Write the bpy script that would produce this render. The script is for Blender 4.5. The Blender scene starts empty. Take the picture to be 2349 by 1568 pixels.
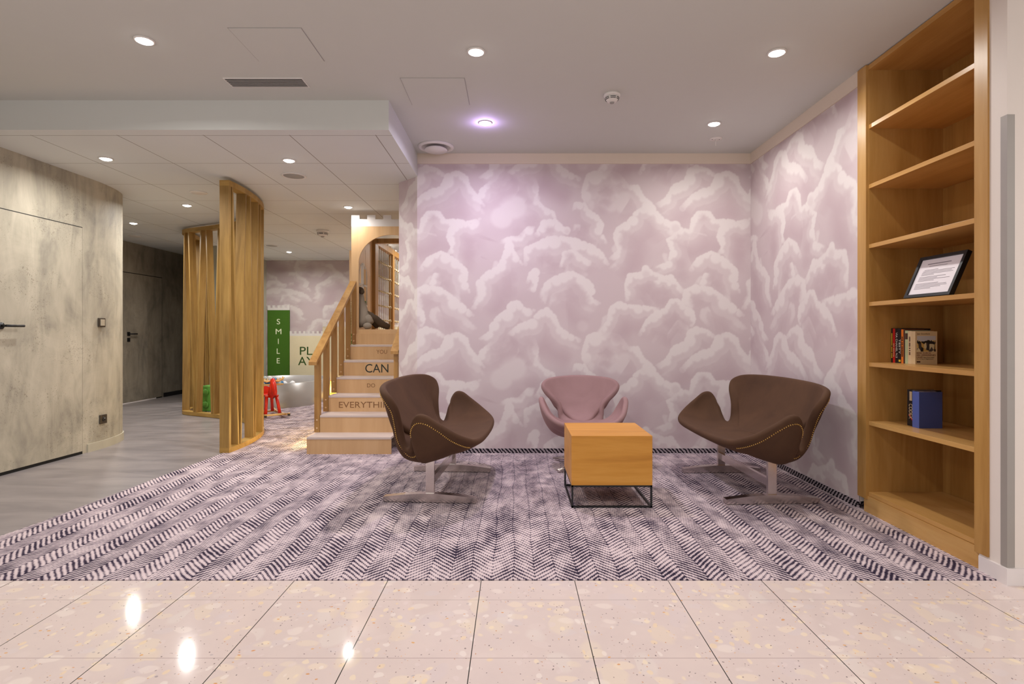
import bpy, math, random
import numpy as np
from mathutils import Vector, Matrix
random.seed(7); rng = np.random.RandomState(11)
R = math.radians; PI = math.pi
SC = bpy.context.scene; COL = SC.collection

# ------------------------------------------------------------------ camera, world, exposure
F = 1280.0; H = 1.08; CX, CY = 1180.0, 764.0
def U(px, Y): return (px - CX) * Y / F            # x of a picture column at distance Y
def V(py, Y): return H + (CY - py) * Y / F        # height of a picture row at distance Y
cd = bpy.data.cameras.new('camera'); cam = bpy.data.objects.new('camera', cd); COL.objects.link(cam)
cam.location = (0, 0, H); cam.rotation_euler = (R(90), 0, 0)
cd.sensor_width = 36; cd.lens = 36 * F / 2349
cd.shift_x = -(CX - 1174.5) / 2349; cd.shift_y = -(784 - CY) / 2349
cd.clip_start = 0.05; cd.clip_end = 60
SC.camera = cam
SC.view_settings.view_transform = 'Standard'; SC.view_settings.look = 'None'
SC.view_settings.gamma = 1; SC.view_settings.use_curve_mapping = False
SC.view_settings.exposure = 0.12
world = bpy.data.worlds.new('world'); SC.world = world; world.use_nodes = True
world.node_tree.nodes['Background'].inputs[0].default_value = (1.0, 0.965, 0.955, 1)
world.node_tree.nodes['Background'].inputs[1].default_value = 1.0
K_LAMP = 1.0
SC.cycles.max_bounces = 8; SC.cycles.diffuse_bounces = 5
SC.cycles.use_denoising = True

# ------------------------------------------------------------------ helpers
def srgb(r, g, b):
    f = lambda c: (c / 255 / 12.92) if c <= 10 else ((c / 255 + .055) / 1.055) ** 2.4
    return (f(r), f(g), f(b), 1)
W = {}                                             # world offset of every parent
class MB:
    def __init__(s): s.v = []; s.f = []; s.sm = []; s.mi = []; s.m = 0
    def add(s, vs, fs, smooth=False):
        o = len(s.v); s.v += [tuple(p) for p in vs]
        for f in fs: s.f.append(tuple(i + o for i in f)); s.sm.append(smooth); s.mi.append(s.m)
        return s
    def box(s, x0, x1, y0, y1, z0, z1, b=0.0):
        if b > 0:
            return s.rbox(x0, x1, y0, y1, z0, z1, b)
        vs = [(x, y, z) for z in (z0, z1) for y in (y0, y1) for x in (x0, x1)]
        return s.add(vs, [(0,2,3,1),(4,5,7,6),(0,1,5,4),(2,6,7,3),(0,4,6,2),(1,3,7,5)])
    def rbox(s, x0, x1, y0, y1, z0, z1, b):
        import bmesh
        bm = bmesh.new(); bmesh.ops.create_cube(bm, size=1)
        for v in bm.verts:
            v.co = Vector(((x0+x1)/2 + v.co.x*(x1-x0), (y0+y1)/2 + v.co.y*(y1-y0), (z0+z1)/2 + v.co.z*(z1-z0)))
        bmesh.ops.bevel(bm, geom=bm.edges[:], offset=b, segments=2, profile=.5, affect='EDGES')
        bm.verts.index_update()
        s.add([v.co.copy() for v in bm.verts], [[v.index for v in f.verts] for f in bm.faces]); bm.free(); return s
    def prism(s, pts, z0, z1):                     # plan polygon, anticlockwise
        n = len(pts); vs = [(x, y, z0) for x, y in pts] + [(x, y, z1) for x, y in pts]
        return s.add(vs, [tuple(range(n-1, -1, -1)), tuple(range(n, 2*n))] + [(i, (i+1)%n, n+(i+1)%n, n+i) for i in range(n)])
    def hexa(s, b4, t4):
        return s.add(list(b4) + list(t4), [(3,2,1,0),(4,5,6,7),(0,1,5,4),(1,2,6,5),(2,3,7,6),(3,0,4,7)])
    def lathe(s, prof, c=(0,0,0), n=32, axis='z', sx=1, sy=1):
        vs = []
        for r, h in prof:
            for i in range(n):
                a = 2*PI*i/n; x, y = r*math.cos(a)*sx, r*math.sin(a)*sy
                p = {'z': (x, y, h), 'x': (h, x, y), 'y': (x, h, y)}[axis]
                vs.append((c[0]+p[0], c[1]+p[1], c[2]+p[2]))
        fs = []
        for k in range(len(prof)-1):
            for i in range(n):
                j = (i+1) % n
                fs.append((k*n+i, k*n+j, (k+1)*n+j, (k+1)*n+i))
        if prof[0][0] > 1e-6: fs.append(tuple(range(n-1, -1, -1)))
        if prof[-1][0] > 1e-6: fs.append(tuple(range((len(prof)-1)*n, len(prof)*n)))
        return s.add(vs, fs, True)
    def ball(s, c, r, n=16, sc=(1,1,1)):
        m = n//2; vs = [(c[0], c[1], c[2]-r*sc[2])]
        for k in range(1, m):
            a = -PI/2 + PI*k/m
            for i in range(n):
                t = 2*PI*i/n
                vs.append((c[0]+r*sc[0]*math.cos(a)*math.cos(t), c[1]+r*sc[1]*math.cos(a)*math.sin(t), c[2]+r*sc[2]*math.sin(a)))
        vs.append((c[0], c[1], c[2]+r*sc[2])); L = len(vs)-1
        fs = [(0, 1+(i+1)%n, 1+i) for i in range(n)]
        for k in range(m-2):
            for i in range(n):
                j = (i+1) % n; fs.append((1+k*n+i, 1+k*n+j, 1+(k+1)*n+j, 1+(k+1)*n+i))
        fs += [(L, 1+(m-2)*n+i, 1+(m-2)*n+(i+1)%n) for i in range(n)]
        return s.add(vs, fs, True)
    def tube(s, pts, rad, n=10, flat=1.0, closed_ends=True):
        pts = [Vector(p) for p in pts]; N = len(pts)
        rr = rad if isinstance(rad, (list, tuple)) else [rad]*N
        vs = []; up = None
        for k in range(N):
            t = (pts[min(k+1, N-1)] - pts[max(k-1, 0)]).normalized()
            if up is None:
                up = Vector((0,0,1)) if abs(t.z) < .9 else Vector((0,1,0))
            a = t.cross(up).normalized(); b = a.cross(t).normalized(); up = b
            for i in range(n):
                q = 2*PI*i/n; vs.append(pts[k] + a*math.cos(q)*rr[k] + b*math.sin(q)*rr[k]*flat)
        fs = [(k*n+i, k*n+(i+1)%n, (k+1)*n+(i+1)%n, (k+1)*n+i) for k in range(N-1) for i in range(n)]
        if closed_ends: fs += [tuple(range(n-1,-1,-1)), tuple(range((N-1)*n, N*n))]
        return s.add(vs, fs, True)
def obj(name, mb, mat, parent=None, local=False, autosm=False):
    me = bpy.data.meshes.new(name)
    off = W.get(parent.name, (0,0,0)) if parent else (0,0,0)
    vs = mb.v if (local or not parent) else [(p[0]-off[0], p[1]-off[1], p[2]-off[2]) for p in mb.v]
    me.from_pydata([tuple(v) for v in vs], [], mb.f); me.update()
    me.polygons.foreach_set('use_smooth', mb.sm)
    mats = mat if isinstance(mat, (list, tuple)) else [mat]
    for m in mats: me.materials.append(m)
    if len(mats) > 1: me.polygons.foreach_set('material_index', mb.mi)
    o = bpy.data.objects.new(name, me); COL.objects.link(o)
    if parent: o.parent = parent; W[o.name] = off
    else: W[o.name] = (0,0,0)
    import bmesh
    bm = bmesh.new(); bm.from_mesh(me); bmesh.ops.recalc_face_normals(bm, faces=bm.faces); bm.to_mesh(me); bm.free()
    return o
def tag(o, label=None, cat=None, group=None, kind=None):
    if label: o['label'] = label
    if cat: o['category'] = cat
    if group: o['group'] = group
    if kind: o['kind'] = kind
    return o
def thing(name, label, cat, loc=(0,0,0), rz=0, group=None):
    o = bpy.data.objects.new(name, None); o.empty_display_size = .1; COL.objects.link(o)
    o.location = loc; o.rotation_euler = (0,0,rz); W[o.name] = tuple(loc)
    return tag(o, label, cat, group)
def struct(name, mb, mat, label=None):
    o = obj(name, mb, mat); o['kind'] = 'structure'
    if label: o['label'] = label
    return o
def copy_tree(src, parent=None):
    c = src.copy(); COL.objects.link(c)
    if parent: c.parent = parent
    for ch in list(src.children): copy_tree(ch, c)
    return c

def text_mb(s, x0, x1, z0, z1, y=0, depth=.002, spacing=1.0):
    """Lettering as a mesh in the x-z plane facing -y, stretched into the given box."""
    cu = bpy.data.curves.new('t', 'FONT'); cu.body = s; cu.extrude = .02; cu.space_character = spacing; cu.resolution_u = 4
    t = bpy.data.objects.new('t', cu); COL.objects.link(t)
    dg = bpy.context.evaluated_depsgraph_get(); me = bpy.data.meshes.new_from_object(t.evaluated_get(dg))
    P = np.array([v.co[:] for v in me.vertices]); fs = [tuple(p.vertices) for p in me.polygons]
    bpy.data.objects.remove(t); bpy.data.curves.remove(cu); bpy.data.meshes.remove(me)
    mn, mx = P.min(0), P.max(0); P = (P - mn) / np.maximum(mx - mn, 1e-6)
    m = MB()
    m.add([(x0+(x1-x0)*p[0], y - depth*p[2], z0+(z1-z0)*p[1]) for p in P], fs)
    return m

# ------------------------------------------------------------------ node helper
class NT:
    def __init__(s, name, rough=.5, metal=0, spec=.5):
        s.mat = bpy.data.materials.new(name); s.mat.use_nodes = True; s.t = s.mat.node_tree
        s.b = s.t.nodes['Principled BSDF']; s.b.inputs['Roughness'].default_value = rough
        s.b.inputs['Metallic'].default_value = metal; s.b.inputs['Specular IOR Level'].default_value = spec
    def n(s, ty, **k):
        q = s.t.nodes.new(ty)
        for a, b in k.items(): setattr(q, a, b)
        return q
    def set(s, sock, v):
        if isinstance(v, bpy.types.NodeSocket): s.t.links.new(v, sock)
        else: sock.default_value = v
    def m(s, op, a, b=0.0, c=0.0):
        q = s.n('ShaderNodeMath', operation=op); s.set(q.inputs[0], a); s.set(q.inputs[1], b)
        if len(q.inputs) > 2: s.set(q.inputs[2], c)
        return q.outputs[0]
    def pos(s, obj_space=False):
        if obj_space: return s.n('ShaderNodeTexCoord').outputs['Object']
        return s.n('ShaderNodeNewGeometry').outputs['Position']
    def xyz(s, v):
        q = s.n('ShaderNodeSeparateXYZ'); s.set(q.inputs[0], v); return q.outputs
    def vec(s, x, y, z):
        q = s.n('ShaderNodeCombineXYZ'); [s.set(q.inputs[i], a) for i, a in enumerate((x, y, z))]; return q.outputs[0]
    def scale(s, v, sc):
        q = s.n('ShaderNodeVectorMath', operation='MULTIPLY'); s.set(q.inputs[0], v); q.inputs[1].default_value = sc; return q.outputs[0]
    def noise(s, v, scale, detail=3, rough=.5, dist=0):
        q = s.n('ShaderNodeTexNoise'); s.set(q.inputs['Vector'], v); q.inputs['Scale'].default_value = scale
        q.inputs['Detail'].default_value = detail; q.inputs['Roughness'].default_value = rough; q.inputs['Distortion'].default_value = dist
        return q.outputs['Fac']
    def vor(s, v, scale, feature='F1', rnd=1.0):
        q = s.n('ShaderNodeTexVoronoi', feature=feature); s.set(q.inputs['Vector'], v); q.inputs['Scale'].default_value = scale
        q.inputs['Randomness'].default_value = rnd
        return q.outputs
    def ramp(s, f, stops, interp='LINEAR'):
        q = s.n('ShaderNodeValToRGB'); s.set(q.inputs[0], f); e = q.color_ramp; e.interpolation = interp
        while len(e.elements) < len(stops): e.elements.new(.5)
        for el, (p, c) in zip(e.elements, stops): el.position = p; el.color = c if len(c) == 4 else (*c, 1)
        return q.outputs[0]
    def mix(s, f, a, b):
        q = s.n('ShaderNodeMix', data_type='RGBA'); s.set(q.inputs[0], f); s.set(q.inputs[6], a); s.set(q.inputs[7], b); return q.outputs[2]
    def color(s, c): s.set(s.b.inputs['Base Color'], c); return s
    def bump(s, h, strength=.3, dist=.01):
        q = s.n('ShaderNodeBump'); s.set(q.inputs['Height'], h); q.inputs['Strength'].default_value = strength; q.inputs['Distance'].default_value = dist
        s.t.links.new(q.outputs[0], s.b.inputs['Normal']); return s
def g3(v): return (v, v, v, 1)
def plain(name, rgb, rough=.5, metal=0, spec=.5, var=.04):
    t = NT(name, rough, metal, spec); c = srgb(*rgb)
    n = t.noise(t.pos(), 9, 3)
    t.color(t.mix(n, tuple(x*(1-var) for x in c[:3])+(1,), tuple(min(1, x*(1+var)) for x in c[:3])+(1,)))
    return t.mat
def glow(name, rgb, strength):
    t = NT(name); t.color(srgb(*rgb)); t.b.inputs['Emission Color'].default_value = srgb(*rgb); t.b.inputs['Emission Strength'].default_value = strength
    return t.mat
def wood(name, c0, c1, c2, axis='z', rough=.38, scale=1.0, fine=1.0):
    t = NT(name, rough, 0, .4); p = t.pos()
    sc = {'z': (1,1,.09), 'y': (1,.09,1), 'x': (.09,1,1)}[axis]
    v = t.scale(p, tuple(a*scale for a in sc))
    big = t.noise(v, 5, 3, .55, 1.2); fi = t.noise(v, 60*fine, 4, .6, .4)
    ring = t.m('FRACT', t.m('MULTIPLY', t.noise(v, 3.2, 2, .45, .6), 7)); ring = t.m('ABSOLUTE', t.m('SUBTRACT', ring, .5))
    f = t.m('ADD', t.m('MULTIPLY', big, .75), t.m('ADD', t.m('MULTIPLY', fi, .22), t.m('MULTIPLY', ring, .16)))
    t.color(t.ramp(f, [(.32, srgb(*c0)), (.55, srgb(*c1)), (.8, srgb(*c2))])); t.bump(fi, .05, .002)
    return t.mat

# ------------------------------------------------------------------ materials
M = {}
M['ceiling'] = plain('ceiling_paint', (204, 206, 202), .8, var=.01)
M['white'] = plain('white_paint', (226, 216, 208), .6, var=.015)
M['cream_band'] = plain('cream_paint', (222, 208, 192), .7, var=.02)
M['white_plastic'] = plain('white_plastic', (225, 222, 218), .4)
M['white_trim'] = plain('white_trim', (228, 220, 218), .35)
M['black'] = plain('black_metal', (16, 16, 18), .45)
M['dark'] = plain('dark_void', (12, 11, 11), .8)
M['steel'] = plain('brushed_steel', (170, 168, 165), .35, .9)
M['guard'] = plain('grey_corner_strip', (160, 154, 148), .4, .15)
t = NT('polished_chrome', .2, 1.0); t.color(srgb(214, 205, 200)); t.bump(t.noise(t.pos(), 40, 2), .02, .002); M['chrome'] = t.mat
M['shelf_v'] = wood('beech_veneer_upright', (154, 110, 52), (180, 136, 74), (198, 156, 96), 'z', .35)
M['shelf_h'] = wood('beech_veneer_shelf', (174, 126, 64), (196, 150, 88), (212, 172, 110), 'y', .3)
M['table'] = wood('honey_oak_veneer', (184, 122, 40), (204, 142, 54), (218, 158, 72), 'x', .4, 1.5)
M['oak'] = wood('oiled_oak', (122, 92, 44), (158, 124, 66), (182, 148, 86), 'z', .45, 1.4)
M['oak_h'] = wood('oiled_oak_rail', (140, 106, 48), (168, 132, 68), (188, 154, 88), 'x', .45, 1.2)
M['ply'] = wood('birch_plywood', (196, 158, 114), (208, 172, 128), (218, 184, 144), 'z', .45, .8)
M['ply_x'] = wood('birch_plywood_riser', (184, 146, 102), (200, 162, 118), (210, 174, 132), 'z', .45, .6)
M['rail'] = wood('warm_beech', (142, 100, 50), (166, 124, 68), (184, 144, 86), 'z', .4, 1.6)
M['tread'] = plain('grey_lino_tread', (196, 180, 172), .5)
M['castle_grey'] = plain('light_grey_battlement', (208, 203, 200), .6)
M['green'] = plain('leaf_green_panel', (56, 98, 6), .5)
M['cream_panel'] = plain('cream_panel', (212, 202, 172), .5)
M['letter_white'] = plain('white_lettering', (226, 232, 200), .5)
M['letter_green'] = plain('dark_green_lettering', (40, 74, 22), .5)
M['letter_black'] = plain('black_lettering', (14, 28, 20), .5)
M['letter_brown'] = plain('brown_lettering', (128, 88, 50), .5)
M['led'] = glow('warm_led', (255, 206, 84), 2.4)
M['lamp_white'] = glow('lamp_white', (255, 252, 246), 14)
M['lamp_violet'] = glow('lamp_violet', (236, 222, 255), 12)
M['brass'] = plain('brass_nails', (212, 172, 96), .3, .9)
M['red'] = plain('red_lacquer', (214, 40, 18), .35)
M['green_foam'] = plain('green_foam', (96, 158, 62), .6)
M['grey_lino'] = plain('grey_padding', (164, 156, 148), .6)
M['pit'] = plain('satin_white_pit', (158, 154, 152), .32, .1)
M['rope'] = plain('beige_rope', (176, 160, 130), .8)
M['toy_grey'] = plain('grey_plush', (150, 140, 128), .95)
M['toy_brown'] = plain('brown_plush', (80, 66, 52), .95)
M['paper'] = plain('white_paper', (226, 218, 222), .5)
M['ink'] = plain('grey_ink', (120, 112, 118), .7)
M['pages'] = plain('book_pages', (222, 206, 176), .8)

# velvet
def velvet(name, c0, c1):
    t = NT(name, .85, 0, .25); p = t.pos()
    n = t.noise(p, 4.5, 4, .6, .5); f = t.noise(p, 260, 2)
    t.color(t.mix(n, srgb(*c0), srgb(*c1))); t.b.inputs['Sheen Weight'].default_value = .35
    t.b.inputs['Sheen Roughness'].default_value = .4
    t.b.inputs['Sheen Tint'].default_value = tuple(srgb(*c1)[:3]) + (1,)
    t.bump(f, .15, .002); return t.mat
M['velvet_brown'] = velvet('brown_velvet', (62, 42, 30), (92, 65, 46))
M['velvet_pink'] = velvet('dusty_pink_velvet', (132, 103, 103), (162, 130, 130))

# smooth ceiling panels of the playroom: thin grid joints
def tile_ceiling():
    t = NT('tiled_ceiling', .8); x, y, z = t.xyz(t.pos())
    def line(c, o, p, w):
        f = t.m('FRACT', t.m('DIVIDE', t.m('SUBTRACT', c, o - 50*p), p))
        d = t.m('MULTIPLY', t.m('MINIMUM', f, t.m('SUBTRACT', 1.0, f)), p)
        return t.m('LESS_THAN', d, w)
    l = t.m('MAXIMUM', line(x, -2.216, .614, .0035), line(y, 3.98, .653, .003))
    l = t.m('MULTIPLY', l, t.m('GREATER_THAN', y, 3.97))
    base = t.mix(t.noise(t.pos(), 1.2, 2), srgb(214, 219, 219), srgb(223, 227, 227))
    t.color(t.mix(l, base, srgb(150, 146, 142))); return t.mat
M['ceil_tile'] = tile_ceiling()

# terrazzo / agglomerate marble
def marble():
    t = NT('agglomerate_marble_tiles', .07, 0, .15); p = t.pos(); x, y, z = t.xyz(p)
    warp = t.n('ShaderNodeVectorMath', operation='ADD'); t.set(warp.inputs[0], p)
    nv = t.n('ShaderNodeTexNoise'); t.set(nv.inputs['Vector'], p); nv.inputs['Scale'].default_value = 9; nv.inputs['Detail'].default_value = 2
    sc = t.n('ShaderNodeVectorMath', operation='SCALE'); t.set(sc.inputs[0], nv.outputs['Color']); sc.inputs['Scale'].default_value = .05
    t.set(warp.inputs[1], sc.outputs[0]); w = warp.outputs[0]
    base = t.mix(t.noise(p, 5, 4, .6), srgb(210, 194, 190), srgb(224, 207, 199))
    def chips(scale, size, thr, cols, off, stretch=(1, 1, 1), amt=.8):
        nonlocal base
        v = t.scale(w, stretch); a = t.n('ShaderNodeVectorMath', operation='ADD'); t.set(a.inputs[0], v); a.inputs[1].default_value = (off, off*1.7, 0)
        o = t.vor(a.outputs[0], scale); q = t.xyz(o['Color'])
        edge = t.ramp(t.m('DIVIDE', o['Distance'], size), [(.75, g3(1)), (1.0, g3(0))])
        use = t.m('LESS_THAN', q[0], thr)
        c = t.ramp(q[1], [(i/len(cols), srgb(*cc)) for i, cc in enumerate(cols)], 'CONSTANT')
        base = t.mix(t.m('MULTIPLY', t.m('MULTIPLY', edge, use), amt), base, c)
    chips(6.5, .50, .55, [(226, 216, 208), (230, 212, 188), (218, 200, 194), (232, 216, 192), (214, 200, 200)], 41, (1.6, 1, 1), .45)
    chips(11, .42, .6, [(238, 226, 216), (240, 222, 196), (222, 206, 200), (232, 216, 194), (216, 204, 203)], 3, (1, 1.5, 1), .45)
    chips(24, .38, .35, [(240, 230, 222), (240, 214, 168), (224, 208, 204), (244, 226, 190)], 9, (1.3, 1, 1), .5)
    chips(30, .22, .12, [(224, 168, 92), (190, 178, 178), (214, 150, 80), (160, 150, 152)], 17, (1, 1.5, 1))
    chips(60, .22, .12, [(198, 140, 90), (120, 108, 108), (226, 180, 120), (90, 80, 80)], 23, (1.4, 1, 1))
    chips(95, .26, .10, [(140, 120, 118), (190, 160, 150), (110, 96, 96)], 31)
    def line(c, o, pr, wd):
        f = t.m('FRACT', t.m('DIVIDE', t.m('SUBTRACT', c, o - 50*pr), pr))
        d = t.m('MULTIPLY', t.m('MINIMUM', f, t.m('SUBTRACT', 1.0, f)), pr)
        return t.m('LESS_THAN', d, wd)
    lx = line(x, -.145, .408, .0016); ly = line(y, 2.262, .405, .0009)
    col = t.mix(lx, t.mix(ly, base, srgb(150, 132, 128)), srgb(52, 50, 44)); t.color(col)
    t.bump(t.noise(p, 60, 2), .012, .002)
    return t.mat
M['marble'] = marble()

def carpet(name, vertical=False):
    t = NT(name, .95, 0, .1); p = t.pos(); x, y, z = t.xyz(p)
    if vertical:
        a = t.m('ADD', x, y); b = t.m('MULTIPLY', z, 1.0)
        nn = t.noise(p, 30, 2)
        v = t.m('ADD', t.m('ADD', t.m('DIVIDE', a, .034), t.m('DIVIDE', b, .040)), t.m('MULTIPLY', nn, .9))
        s = t.m('SINE', t.m('MULTIPLY', v, 2*PI)); rows = t.m('SINE', t.m('MULTIPLY', z, 2*PI/.014))
        f = t.m('ADD', t.m('MULTIPLY', s, .5), t.m('MULTIPLY', rows, .22))
        t.color(t.ramp(t.m('ADD', t.m('MULTIPLY', f, .5), .5), [(.40, srgb(26, 22, 30)), (.62, srgb(170, 158, 164))])); return t.mat
    P = .19                                          # two columns
    wob = t.m('MULTIPLY', t.m('SUBTRACT', t.noise(t.scale(p, (2.2, .8, 1)), 2.5, 2), .5), .05)
    xx = t.m('ADD', x, wob)
    fr = t.m('FRACT', t.m('DIVIDE', t.m('ADD', xx, 40), P)); tri = t.m('ABSOLUTE', t.m('SUBTRACT', fr, .5))   # 0..0.5
    row = .034
    vv = t.m('DIVIDE', t.m('ADD', t.m('ADD', y, t.m('MULTIPLY', tri, P*1.15)), t.m('MULTIPLY', t.m('SUBTRACT', t.noise(p, 45, 2), .5), .012)), row)
    line = t.m('SINE', t.m('MULTIPLY', vv, 2*PI))
    bead = t.m('SINE', t.m('MULTIPLY', t.m('ADD', x, t.m('MULTIPLY', t.m('FLOOR', vv), .0043)), 2*PI/.0105))
    big = t.noise(t.scale(p, (2.4, 1.2, 1)), 2.2, 3, .6)
    med = t.noise(t.scale(p, (1, .6, 1)), 13, 2, .6)
    seam = t.ramp(t.m('MINIMUM', tri, t.m('SUBTRACT', .5, tri)), [(0, g3(.35)), (.03, g3(0))])
    f = t.m('ADD', t.m('MULTIPLY', line, .27), t.m('ADD', t.m('MULTIPLY', bead, .09), t.m('MULTIPLY', t.m('SUBTRACT', big, .5), .9)))
    f = t.m('ADD', f, t.m('MULTIPLY', t.m('SUBTRACT', med, .5), .75))
    f = t.m('SUBTRACT', t.m('ADD', f, .60), t.m('MULTIPLY', seam, .6))
    t.color(t.ramp(f, [(.22, srgb(48, 40, 58)), (.42, srgb(92, 80, 96)), (.60, srgb(192, 176, 180)), (.95, srgb(222, 204, 206))]))
    t.bump(t.m('ADD', line, bead), .35, .003)
    return t.mat
M['carpet'] = carpet('herringbone_carpet'); M['carpet_v'] = carpet('carpet_skirting', True)

t = NT('grey_vinyl_planks', .32, 0, .4); p = t.pos(); x, y, z = t.xyz(p)
n1 = t.noise(t.scale(p, (1, 3.5, 1)), 1.4, 4, .6, .8)
ln = t.m('LESS_THAN', t.m('FRACT', t.m('DIVIDE', t.m('ADD', y, 20), .62)), .004)
t.color(t.mix(ln, t.ramp(n1, [(.3, srgb(124, 118, 118)), (.55, srgb(146, 138, 137)), (.8, srgb(160, 152, 149))]), srgb(116, 110, 109))); M['vinyl'] = t.mat

def concrete(name, c0, c1, c2):
    t = NT(name, .6, 0, .3); p = t.pos()
    n = t.noise(t.scale(p, (1, 1, .8)), 2.4, 6, .62, .6); n2 = t.noise(t.scale(p, (2, 2, .5)), 3.5, 3, .6, 1.0)
    base = t.ramp(t.m('ADD', t.m('MULTIPLY', n, .6), t.m('MULTIPLY', n2, .4)), [(.33, srgb(*c0)), (.5, srgb(*c1)), (.68, srgb(*c2))])
    o = t.vor(t.scale(p, (1, 1.6, 1.1)), 34); q = t.xyz(o['Color'])
    zone = t.ramp(t.noise(p, 2.6, 3, .6), [(.46, g3(0)), (.6, g3(1))])
    sp = t.m('MULTIPLY', t.m('MULTIPLY', t.m('LESS_THAN', q[0], .42), zone), t.m('LESS_THAN', o['Distance'], t.m('MULTIPLY', q[1], .22)))
    scr = t.noise(p, 55, 2, .5, 2.0); scr = t.m('MULTIPLY', t.ramp(scr, [(.62, g3(0)), (.66, g3(1))]), zone)
    t.color(t.mix(t.m('MULTIPLY', t.m('MAXIMUM', sp, scr), .55), base, srgb(92, 82, 66))); t.bump(n, .12, .01)
    return t.mat
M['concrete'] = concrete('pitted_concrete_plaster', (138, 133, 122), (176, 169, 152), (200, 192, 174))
M['concrete_dark'] = concrete('shaded_concrete_plaster', (104, 98, 88), (138, 130, 116), (162, 153, 136))  # same plaster as the left wall, corridor shade put into its colour
M['skirt_stone'] = plain('pale_stone_skirting', (184, 178, 160), .5, var=.08)

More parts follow.
